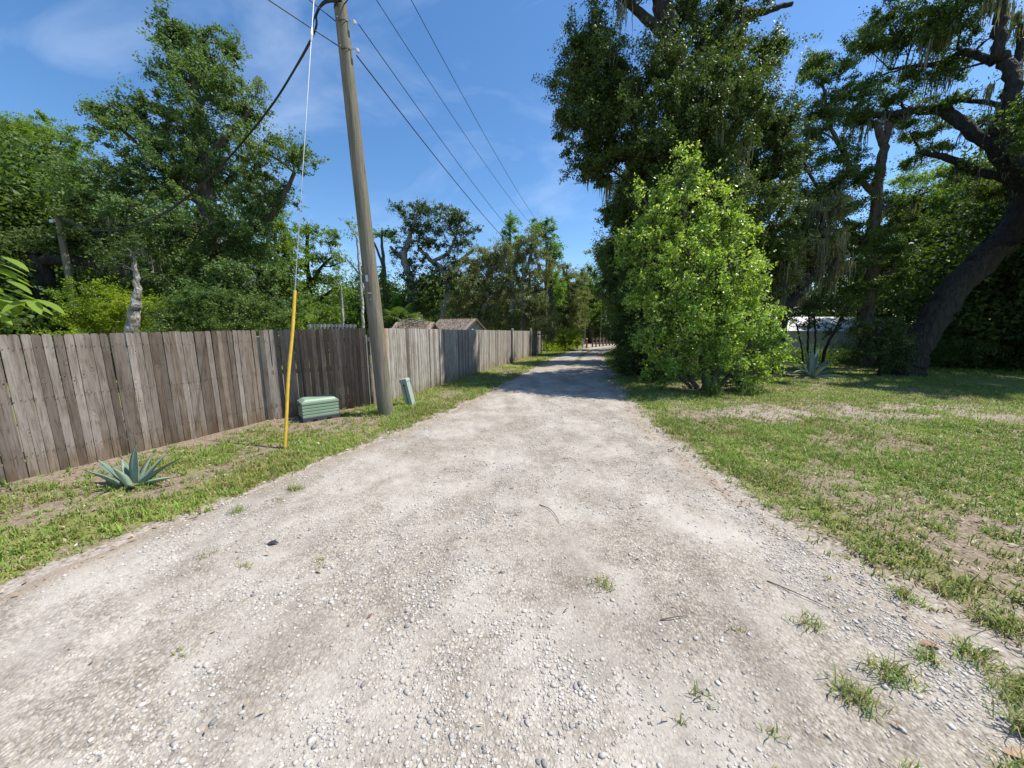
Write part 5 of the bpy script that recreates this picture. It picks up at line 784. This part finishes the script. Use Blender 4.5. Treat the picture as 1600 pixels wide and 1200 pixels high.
# ------------------------------------------------------------------ trees
def np_nearest(skel, p):
    """closest skeleton node lying not above p"""
    d = np.linalg.norm(skel[:, :3] - p, axis=1) + np.where(skel[:, 2] > p[2] - 0.15, 1.2, 0)
    return int(np.argmin(d))
def grow_tree(T, seed):
    rg = np.random.default_rng(seed); tr = np.array(T['trunk']); base = tr[0].copy(); base[2] = 0
    o = np.array([base[0], base[1], 0.0]); kw = dict(label=T['label'], cat=T['cat'])
    if T.get('group'): kw['group'] = T['group']
    root = empty(T['name'], tuple(o), **kw)
    V = []; F = []; off = 0; skel = []
    def tub(P4, n, wob):
        nonlocal off
        v, f = tube_np(P4[:, :3] - o, P4[:, 3], n, wob); V.append(v); F.append(f + off); off += len(v)
    big = T['trunk'][1][3] > 0.12
    for k, line in enumerate([T['trunk']] + T['limbs']):
        P = curve_pts(line, 6); r = np.clip(P[:, 3], 0.008, None)
        L = np.linalg.norm(P[-1, :3] - P[0, :3]); j = 0.018 * L * 0.25
        P[1:-1, :3] += rg.normal(0, 1, (len(P) - 2, 3)) * np.minimum(j, r[1:-1, None] * 0.22); P[:, 3] = r
        if k == 0: P[:4, 3] *= np.array([1.15, 1.1, 1.04, 1.0])
        tub(P, 14 if big else 7, 0.05 if big else 0.1); skel.append(P)
    S = np.concatenate(skel)
    s = T['s']; L = T['L'] * 0.72; T['K'] *= 1.2; cl = []; ends = []
    for (x, y, z, rx, ry, rz) in T['lobes']:
        c = np.array([x, y, z]); i = np_nearest(S, c); a = S[i]
        d = c - a[:3]; dist = np.linalg.norm(d); r0 = min(a[3] * 0.6, 0.02 + 0.016 * dist + .02 * rx)
        mid1 = a[:3] + d * 0.4 + rg.normal(0, 0.07 * dist + .01, 3); mid1[2] += 0.06 * dist
        P = curve_pts([tuple(a[:3]) + (r0,), tuple(mid1) + (r0 * .75,), tuple(c) + (r0 * .42,)], 5); tub(P, 6, 0.2)
        m = max(5, int(0.62 * (rx * rz) / (s * s) * 6)); m = min(m, 150)
        u = rg.normal(size=(m, 3)); u /= np.linalg.norm(u, axis=1, keepdims=True); u[:, 2] = u[:, 2] * 1.0
        rad = rg.random((m, 1)) ** 0.45 * 1.05
        cc = c + u * rad * np.array([rx, ry, rz]); cl.append(np.concatenate([cc, np.full((m, 1), math.pi * rx * rz / m)], 1))
        for q in cc[rg.random(m) < min(1, 14 / m)]:
            e = q; st = P[rg.integers(3, len(P))][:3]; mm = st * .5 + e * .5 + rg.normal(0, .12 * np.linalg.norm(e - st), 3)
            tub(curve_pts([tuple(st) + (r0 * .33 + .003,), tuple(mm) + (r0 * .22 + .002,), tuple(e) + (.004,)], 3), 4, 0.1); ends.append(e)
    mesh_np('trunk', np.concatenate(V), np.concatenate(F), M[T['bark']], root, smooth=True)
    cl = np.concatenate(cl); cnt = np.maximum(4, (T['K'] * cl[:, 3] / (0.25 * L * L) * np.exp(rg.normal(0, .45, len(cl)))).astype(int))
    rep = np.repeat(np.arange(len(cl)), cnt); n = len(rep)
    sc = s * (0.55 + 0.75 * rg.random(len(cl)))[rep, None]
    # sprays: short twigs carrying the leaves, so clumps break into small tufts
    nt_ = 7; tw = rg.normal(size=(len(cl), nt_, 3)) * np.array([1, 1, T['flat']]); k = rg.integers(0, nt_, n)
    dirn = tw[rep, k]; t = rg.random((n, 1)) ** 0.7
    P = cl[rep, :3] + dirn * t * sc * 0.78 + rg.normal(0, 0.16, (n, 3)) * sc
    Nn = rg.normal(0, 0.62, (n, 3)) + np.array([0, 0, T['up']]) + dirn * 0.25; Nn /= np.linalg.norm(Nn, axis=1, keepdims=True) + 1e-9
    Ls = L * (0.65 + 0.6 * rg.random(n))
    cot = 1 / math.tan(R(SUN_EL)); hx = P[:, 0] - (P[:, 2] - .6) * cot * math.sin(R(SUN_AZ)); hy = P[:, 1] - (P[:, 2] - .6) * cot * math.cos(R(SUN_AZ))
    gap = ((((hx - 11.1) / 1.9) ** 2 + ((hy - 12.3) / 1.2) ** 2 < 1) | (((hx + 1.2) / 1.3) ** 2 + ((hy - 18.3) / 1.2) ** 2 < 1)) & (P[:, 2] > 2.6) & (rg.random(n) < .96)      # leaves cut out along the sun's path to light the agave and shed
    keep = (P[:, 2] > 0.12) & ~gap; P, Nn, Ls, rep = P[keep], Nn[keep], Ls[keep], rep[keep]
    v, f = leaf_cards(P - o, Nn, Ls, Ls * 0.52, rg)
    tone = rg.random(len(cl)) * 0.42
    rn = np.clip(tone[rep] + rg.random(len(P)) ** 1.25 * 0.62, 0, 0.94); tip = rg.random(len(P)) < 0.03; rn[tip] = 1.0
    if T['name'] == 'yaupon_bush':      # pale new growth at the ends of the upper sprays
        topz = np.clip((P[:, 2] - 2.2) / 3.5, 0, 1); new = rg.random(len(P)) < topz * 0.28 + 0.05; rn[new] = 0.96 + 0.04 * rg.random(new.sum())
    mesh_np('crown', v, f, M[T['leaf']], root, rnd=rn)
    if T['moss'] and ends:
        E = np.array(ends); E = np.concatenate([E, S[len(skel[0]) // 2:, :3]]); hang_moss(E, T['moss'], rg, root, o, 1.0)
    return root
def hang_moss(E, count, rg, root, o, size):
    V = []; off = 0; F = []
    pick = E[rg.integers(0, len(E), count * 3)]
    for p in pick:
        k = rg.integers(10, 26); Lm = size * (0.35 + 1.25 * rg.random() ** 2)
        for q in range(k):
            st = p + rg.normal(0, 0.10 * size, 3) * np.array([1, 1, .4]); l = Lm * (0.35 + 0.65 * rg.random()); a = rg.random() * 6.28; w = 0.011 + 0.016 * rg.random()
            sd_ = np.array([math.cos(a), math.sin(a), 0]) * w; m = 6; pts = []
            dr = rg.normal(0, .05, 3) * l; dr[2] = 0
            for i in range(m):
                t = i / (m - 1); c = st + dr * t + rg.normal(0, .014, 3) - np.array([0, 0, l * t]); ww = (1 - t) ** .6 + .1
                pts += [c - sd_ * ww, c + sd_ * ww]
            V.append(np.array(pts) - o); F.append(np.array([(2 * i, 2 * i + 1, 2 * i + 3, 2 * i + 2) for i in range(m - 1)]) + off); off += 2 * m
    if V:
        F = np.concatenate(F); mesh_np('hanging_moss', np.concatenate(V), F, M['moss'], root, rnd=np.repeat(rg.random(len(F) // 5) * .95, 5))['kind'] = 'stuff'
for i, T in enumerate(TREES): grow_tree(T, 100 + i)

# sapling with big drooping leaflets reaching over the left end of the fence
def build_sapling():
    root = empty('hickory_sapling', (-6.95, 4.15, 0)); tag(root, 'sapling with large drooping light green leaflets over the left end of the fence', 'sapling')
    rg = np.random.default_rng(77); o = np.array([-7.15, 4.15, 0.]); S = []
    b = MB(); stem = curve_pts([(0, 0, -.2, ), (.02, .05, 1.2), (.28, .12, 1.9), (.55, .1, 2.45)], 6); b.tube(stem, np.linspace(.022, .008, len(stem)), 7)
    ends = [(.95, .0, 2.30), (.75, .15, 2.62), (.45, .1, 2.75), (1.12, .1, 2.12), (.2, .2, 2.45), (.0, .05, 2.65), (.35, -.1, 2.2), (-.2, .1, 2.4), (.8, -.1, 2.0), (-.1, -.1, 2.1)]
    for e in ends:
        s0 = stem[rg.integers(10, len(stem))]; pts = curve_pts([s0, (s0 + np.array(e)) / 2 + np.array([0, 0, .08]), e], 4); b.tube(pts, .005, 5)
        S.append((s0, np.array(e)))
    b.build('stem', M['bark'], root, smooth=True)
    V = []; F = []; off = 0
    for s0, e in S:
        for k in range(9):
            t = .45 + .6 * (k // 2) / 4; p = s0 + (e - s0) * t; az = rg.random() * 6.28 if k < 8 else 0; L = .24 + .10 * rg.random(); w = L * .36
            d = np.array([math.cos(az), math.sin(az), -.35]); d /= np.linalg.norm(d); sd_ = np.cross(d, [0, 0, 1]); sd_ /= np.linalg.norm(sd_); n = 6; pts = []
            for i in range(n + 1):
                q = i / n; ww = w / 2 * math.sin(math.pi * min(.98, q * .96 + .03)) ** .8; c = p + d * L * q - np.array([0, 0, .25 * L * q * q])
                pts += [c - sd_ * ww + np.array([0, 0, .25 * ww]), c, c + sd_ * ww + np.array([0, 0, .25 * ww])]
            V.append(np.array(pts)); F.append(np.array([(3 * i + j, 3 * i + j + 1, 3 * i + j + 4, 3 * i + j + 3) for i in range(n) for j in (0, 1)]) + off); off += len(pts)
    F = np.concatenate(F); mesh_np('foliage', np.concatenate(V), F, M['spring_leaf'], root, rnd=np.repeat(.4 + .5 * rg.random(len(F) // 12), 12), smooth=True)
build_sapling()

# fan palms
def fan_frond_mesh():
    V = []; F = []; n = 22
    for k in range(n):
        a = R(-115 + 230 * k / (n - 1)); d = Vector((math.cos(a), math.sin(a), 0)); s = Vector((-d.y, d.x, 0)); L = .62 * (1 - .18 * abs(a) / 2); b0 = len(V); up = Vector((0, 0, 1))
        for t, w, dz in ((0.03, .006, 0), (.5, .030, .02), (.8, .02, -.03), (1.0, .002, -.16)):
            c = d * L * t + up * (dz - .10 * abs(a) * t * .5); V += [tuple(c - s * w + up * .012 * (1 - t)), tuple(c + s * w + up * .012 * (k % 2))]
        F += [(b0 + 2 * i, b0 + 2 * i + 1, b0 + 2 * i + 3, b0 + 2 * i + 2) for i in range(3)]
    pet = MB(); pet.tube([(-.55, 0, -.10), (-.3, 0, -.02), (0.02, 0, 0)], [.014, .011, .008], 5); b0 = len(V); V += pet.v; F += [tuple(i + b0 for i in f) for f in pet.f]
    return V, F
def fan_palm(label, x, y, h, n, seed, sc=1.0):
    rg = random.Random(seed); root = empty('fan_palm', (x, y, 0)); tag(root, label, 'palm', 'fan palms in the shade')
    b = MB(); zs = np.linspace(-.2, h, 12); b.tube([(0.05 * math.sin(z), 0, z) for z in zs], [.15 + .02 * (i % 2) for i in range(12)], 10, wob=.15); b.build('trunk', M['dark_bark'], root)
    V, F = fan_frond_mesh(); first = None
    for k in range(n):
        if first is None: f = mesh_np('frond', V, F, M['palm_leaf'], root, rnd=[rg.random() for _ in F]); first = f
        else: f = first.copy(); C.objects.link(f); f.parent = root
        az = k * 2.4 + rg.uniform(-.2, .2); el = R(75 - 115 * (k / n)) + rg.uniform(-.1, .1); d = Vector((math.cos(az) * math.cos(el), math.sin(az) * math.cos(el), math.sin(el)))
        f.location = Vector((0, 0, h)) + d * .62 * sc; f.rotation_euler = (rg.uniform(-.4, .4), -el + .35, az); f.scale = (sc,) * 3
fan_palm('fan palm with drooping fronds in the shade right of the leaning live oak', 21.4, 15.6, 1.55, 26, 1, 1.15)
fan_palm('young fan palm low against the dark thicket behind the leaning live oak', 19.6, 17.8, .9, 16, 2, 1.0)
fan_palm('dark fan palm behind the long fence left of the crooked oak', -7.9, 25, 2.0, 18, 3, 1.6)

# ------------------------------------------------------------------ sheds behind the fence
M['shed_wall'] = plain('painted_board_wall', (0.66, 0.66, 0.64), 0.6, 0.1, 4); M['brown_wall'] = plain('brown_wall', (0.13, 0.09, 0.06), 0.8, 0.2, 5)
M['shingle'] = plain('leafy_shingle', (0.36, 0.29, 0.23), 0.95, 0.5, 5, 0, .02); M['white_trim'] = plain('white_trim', (0.74, 0.74, 0.72), 0.5, 0.06, 4)
def debris(root, x0, x1, y0, y1, zf, n, seed, hmax=.12):
    rg = np.random.default_rng(seed); x = rg.uniform(x0, x1, n); y = rg.uniform(y0, y1, n); z = zf(x, y) + .02 + hmax * rg.random(n) ** 2
    Nn = rg.normal(0, .6, (n, 3)) + np.array([0, 0, 1]); Nn /= np.linalg.norm(Nn, axis=1, keepdims=True); L = .035 + .05 * rg.random(n)
    v, f = leaf_cards(np.stack([x, y, z], -1), Nn, L, L * .4, rg); o = mesh_np('fallen_leaves', v, f, M['dead_leaf'], root, rnd=rg.random(n)); o['kind'] = 'stuff'
def shed(label, x, y, rz, L, W, wall, zr, ze, wm, seed, nd, hd):
    """ridge along local x; gable facing +x"""
    root = empty('garden_shed', (x, y, 0), rz); tag(root, label, 'shed', 'sheds behind the long fence'); b = MB()
    hw = W / 2; b.add([(-L/2, -hw, 0), (L/2, -hw, 0), (L/2, hw, 0), (-L/2, hw, 0), (-L/2, -hw, ze), (L/2, -hw, ze), (L/2, hw, ze), (-L/2, hw, ze), (-L/2, 0, zr - .03), (L/2, 0, zr - .03)],
                      [(0, 1, 5, 4), (2, 3, 7, 6), (1, 2, 6, 5), (3, 0, 4, 7), (5, 6, 9, 9), (7, 4, 8, 8)][:4]); b.f += [(5, 6, 9), (7, 4, 8)]; b.r += [.5, .5]
    b.build('wall', M[wm], root)
    ov = .16; sl = (zr - ze) / hw; b = MB()
    for s in (-1, 1):
        y1 = s * (hw + ov); z1 = zr - sl * (hw + ov); b.add([(-L/2 - ov, 0, zr), (L/2 + ov, 0, zr), (L/2 + ov, y1, z1), (-L/2 - ov, y1, z1), (-L/2 - ov, 0, zr + .05), (L/2 + ov, 0, zr + .05), (L/2 + ov, y1, z1 + .05), (-L/2 - ov, y1, z1 + .05)],
              [(3, 2, 1, 0), (4, 5, 6, 7), (3, 7, 6, 2), (1, 2, 6, 5), (0, 4, 7, 3)])
    rf = b.build('roof', M['shingle'], root); b = MB()
    for s in (-1, 1):
        y1 = s * (hw + ov); z1 = zr - sl * (hw + ov); xx = L/2 + ov + .004; b.add([(xx, 0, zr - .06), (xx, y1, z1 - .06), (xx, y1, z1 + .055), (xx, 0, zr + .055), (xx + .02, 0, zr - .06), (xx + .02, y1, z1 - .06), (xx + .02, y1, z1 + .055), (xx + .02, 0, zr + .055)], [(0, 1, 2, 3), (4, 7, 6, 5), (3, 2, 6, 7), (0, 4, 5, 1)])
    b.build('barge_board', M['brown_wall'], rf)
    b = MB(); b.box((L/2 + .012, .1, ze * .45), (.02, .8, ze * .85)); b.build('door', M['shed_wall'], root)
    debris(root, -L/2, L/2, -hw, hw, lambda x_, y_: zr + .05 - sl * np.abs(y_), nd, seed, hd)
shed('garden shed with white gable wall under a leaf strewn brown roof', -2.95, 18.6, R(-32), 2.3, 1.8, 0, 2.30, 1.70, 'shed_wall', 5, 1500, .03)
shed('low shed roof heaped with dead branches behind the fence near the pole', -5.0, 17.8, R(-4), 1.7, 1.6, 0, 2.12, 1.70, 'brown_wall', 6, 2600, .12)
def brush_pile():
    rg = random.Random(5); root = empty('brush_pile', (-5.05, 17.6, 2.0)); tag(root, 'tangle of dead branches heaped on the low shed roof', 'brush pile')
    for k in range(26):
        b = MB(); a = rg.uniform(0, 3.14); L = rg.uniform(.3, .8); c = Vector((rg.uniform(-.5, .5), rg.uniform(-.3, .3), rg.uniform(.05, .28))); d = Vector((math.cos(a), math.sin(a) * .5, rg.uniform(-.25, .25))) * L / 2
        P = curve_pts([c - d, c + Vector((0, 0, rg.uniform(-.03, .06))), c + d], 3); b.tube(P, rg.uniform(.007, .018), 5); b.build('branch', M['pale_bark'], root)
brush_pile()
# lattice top behind the corner
def trellis():
    root = empty('trellis', (-5.35, 10.2, 0), R(4)); tag(root, 'small grey lattice railing just showing above the dark boards', 'trellis')
    for k in range(13):
        b = MB(); b.box((-.62 + k * .105, 0, .98), (.05, .02, 1.9)); b.build('slat', M['picket_grey'], root)
    for z in (1.88, .4):
        b = MB(); b.box((0, .025, z), (1.4, .03, .07)); b.build('rail', M['picket_grey'], root)
trellis()
# white roofed home beyond the lawn
def home():
    root = empty('mobile_home', (20.4, 22.8, 0), R(-6)); tag(root, 'low white roofed mobile home half hidden by trees on the right', 'house')
    L, W = 6.6, 4.0; b = MB(); b.box((0, 0, .95), (L, W, 1.45)); M['home_wall'] = plain('aluminium_siding', (0.62, 0.60, 0.55), 0.5, 0.06, 3); b.build('wall', M['home_wall'], root)
    b = MB(); hw = W / 2 + .15; xl = L / 2 + .15; zr, ze = 2.62, 1.72
    for s in (-1, 1): b.add([(-xl, 0, zr), (xl, 0, zr), (xl, s * hw, ze), (-xl, s * hw, ze), (-xl, 0, zr - .06), (xl, 0, zr - .06), (xl, s * hw, ze - .06), (-xl, s * hw, ze - .06)], [(0, 1, 2, 3), (7, 6, 5, 4), (2, 6, 7, 3), (1, 5, 6, 2), (0, 3, 7, 4)])
    rf = b.build('roof', M['white_trim'], root); b = MB()
    for k in range(14): b.box((-xl + .24 + k * .49, -hw / 2, (zr + ze) / 2 + .015), (.03, hw * 1.06, .02), rx=math.atan((zr - ze) / hw))
    b.build('roof_rib', M['white_trim'], rf)
    b = MB(); b.box((0, -W / 2 - .01, .12), (L, .03, .3)); b.build('skirting', M['brown_wall'], root)
    for x in (1.6,):
        b = MB(); b.box((x, -W / 2 - .02, 1.1), (.9, .04, .7)); w = b.build('window', M['white_trim'], root); b = MB(); b.box((x, -W / 2 - .045, 1.1), (.78, .01, .58)); M['dark_glass'] = M.get('dark_glass') or plain('dark_glass', (.02, .025, .03), .08, .1, 2); b.build('pane', M['dark_glass'], w)
    b = MB(); b.box((-.2, -W / 2 - .02, .98), (.8, .04, 1.35)); b.build('door', M['shed_wall'], root)
home()
# far roadside rail fence, red posts and parcel of odds and ends
M['red_paint'] = plain('red_paint', (0.42, 0.13, 0.08), .6, .2, 8)
root = empty('rail_fence', (8.3, 35.2, 0), R(52)); tag(root, 'distant low wooden rail fence along the left side of the far road', 'fence')
for k in range(8):
    b = MB(); b.box((k * .9, 0, .5), (.13, .13, 1.0)); b.build('post', M['picket_brown'], root)
for z in (.45, .82):
    b = MB(); b.box((3.15, .075, z), (6.4, .03, .12)); b.build('rail', M['picket_brown'], root)
for k, (x, y, c, lab) in enumerate(((6.15, 32.2, 'red_paint', 'leftmost stubby red marker post before the distant rail fence'), (6.75, 32.6, 'white_trim', 'white marker post between the two red ones at the far roadside'), (7.2, 32.9, 'red_paint', 'red marker post nearest the distant rail fence'))):
    root = empty('marker_post', (x, y, 0)); tag(root, lab, 'post', 'marker posts at the far roadside'); b = MB(); b.box((0, 0, .45), (.16, .16, .95)); b.build('shaft', M[c], root, bevel=.01); b = MB(); b.box((0, 0, .95), (.2, .2, .06), taper=.5); b.build('cap', M['picket_grey'], root)
root = empty('dead_tree', (12.6, 42.5, 0)); tag(root, 'bare pale trunk leaning left beside the far road bend', 'dead tree'); b = MB(); P = curve_pts([(.5, 0, -.2), (0, 0, 1.2), (-.9, 0, 2.8), (-1.2, 0, 4.2)], 5); b.tube(P, np.linspace(.2, .09, len(P)), 8, wob=.2); b.build('trunk', M['pale_bark'], root, smooth=True); b = MB(); b.tube(curve_pts([(-.5, 0, 2.1), (-.2, 0, 3.0), (.2, 0, 3.6)], 4), .06, 6); b.build('broken_limb', M['pale_bark'], root)

# ------------------------------------------------------------------ woodland mass, undergrowth
def foliage_mass(name, label, cat, blobs, L, K, m, seed, per=16):
    """blobs (n,6): centre and radii"""
    rg = np.random.default_rng(seed); B = np.array(blobs); area = np.pi * B[:, 3] * B[:, 5]; cnt = np.maximum(30, K * area / (.25 * L * L)).astype(int)
    mc = np.maximum(6, cnt // per // 6); ci = np.repeat(np.arange(len(B)), mc); n = len(ci)
    u = rg.normal(size=(n, 3)); u /= np.linalg.norm(u, axis=1, keepdims=True); cc = B[ci, :3] + u * (rg.random((n, 1)) ** .4) * B[ci, 3:6]
    q = np.repeat(np.arange(n), np.maximum(1, (cnt[ci] / mc[ci])).astype(int)); s = .32 * B[ci[q], 3:4] ** .6
    P = cc[q] + rg.normal(0, 1, (len(q), 3)) * s * np.array([1, 1, .7]); keep = P[:, 2] > .02; P = P[keep]; q = q[keep]
    Nn = rg.normal(0, .7, (len(P), 3)) + np.array([0, 0, .4]); Nn /= np.linalg.norm(Nn, axis=1, keepdims=True); Ls = L * (.6 + .7 * rg.random(len(P)))
    v, f = leaf_cards(P, Nn, Ls, Ls * .55, rg); tone = rg.random(len(B)) * .3 + 0; rn = np.clip(tone[ci[q]] + rg.random(n)[q] * .25 + .45 * rg.random(len(P)), 0, .95)
    o = mesh_np(name, v, f, M[m], rnd=rn); tag(o, label, cat, kind='stuff'); print(name, len(f)); return o
rg = np.random.default_rng(5)
def arc(a0, a1, n, r0, r1, z0, z1, s0, s1):
    out = []
    for k in range(n):
        a = R(a0 + (a1 - a0) * (k + rg.random()) / n); r = rg.uniform(r0, r1); z = rg.uniform(z0, z1); s = rg.uniform(s0, s1)
        if 0.60 < a < 0.92 and r < 35 and a0 > 0: continue
        out.append((r * math.sin(a), r * math.cos(a), z, s * 1.2, s, s))
    return out
foliage_mass('left_woodland', 'green woodland filling the gaps behind the left fence', 'woodland', arc(-62, -8, 60, 30, 42, .5, 5.0, 1.8, 3.0) + arc(-64, -40, 22, 26, 34, 4, 9, 2, 3) + arc(-60, -30, 30, 20, 26, .5, 3., 1.2, 2), .24, 2.2, 'oak_leaf', 41)
foliage_mass('far_woodland', 'distant woodland closing the view beyond the road bend', 'woodland', arc(-14, 34, 60, 50, 66, 1, 6.5, 2.4, 3.8), .34, 2.4, 'mossy_leaf', 42)
foliage_mass('right_woodland', 'deep dark woodland behind the oaks on the right', 'woodland', arc(24, 62, 90, 27, 40, .8, 8.5, 1.8, 3.2) + arc(36, 66, 26, 24, 30, .5, 3.5, 1.2, 2.0), .22, 2.2, 'dark_leaf', 43)
foliage_mass('undergrowth', 'low tangled undergrowth along the shaded back of the lawn', 'undergrowth', [(x, y, .25, .9, .7, .45) for x, y in zip(np.linspace(9.8, 30, 42) + rg.normal(0, .3, 42), 17.3 + rg.normal(0, .8, 42))] + [(x, y, .2, .6, .5, .35) for x, y in zip(rg.uniform(4.9, 8, 12), rg.uniform(12, 18, 12))], .09, 2.2, 'oak_leaf', 44)
foliage_mass('shaded_hedge', 'dark hedge of shrubs lining the right side of the road past the tall bush', 'hedge', [(5.2 + .31 * (y - 12.5) + rg.normal(0, .25), y, z, .95, .9, .8) for y in np.linspace(12.0, 27, 15) for z in (.6, 1.9)], .12, 2.6, 'dark_leaf', 45)
foliage_mass('roadside_weeds', 'bright weeds growing past the far end of the fence', 'weeds', [(3.0 + .33 * (y - 27) + rg.normal(0, .5), y, .25, .8, .7, .5) for y in np.linspace(28, 37, 12)], .12, 2.0, 'yellow_leaf', 46)
# strap-leaved clump and dead fronds at the foot of the tall bush
def strap_clump(label, x, y, n, L, seed):
    rg = np.random.default_rng(seed); X = x + rg.normal(0, .10, n); Y = y + rg.normal(0, .10, n); V, F = blades(X - x, Y - y, np.zeros(n), rg, L, .016, .95)
    o = mesh_np('strap_plant', V, F, M['palm_leaf'], rnd=np.repeat(rg.random(n), 2), loc=(x, y, gz(x, y))); tag(o, label, 'plant', 'strappy grass clumps')
strap_clump('strappy dark green grass clump at the front foot of the tall bright bush', 5.35, 8.95, 120, .55, 1)
strap_clump('smaller grass clump at the right foot of the tall bright bush', 6.4, 9.0, 70, .4, 2)
strap_clump('small weed at the foot of the left fence by the black steel post', -5.62, 3.42, 40, .16, 3)
print('faces', sum(len(o.data.polygons) for o in bpy.data.objects if o.type == 'MESH'))
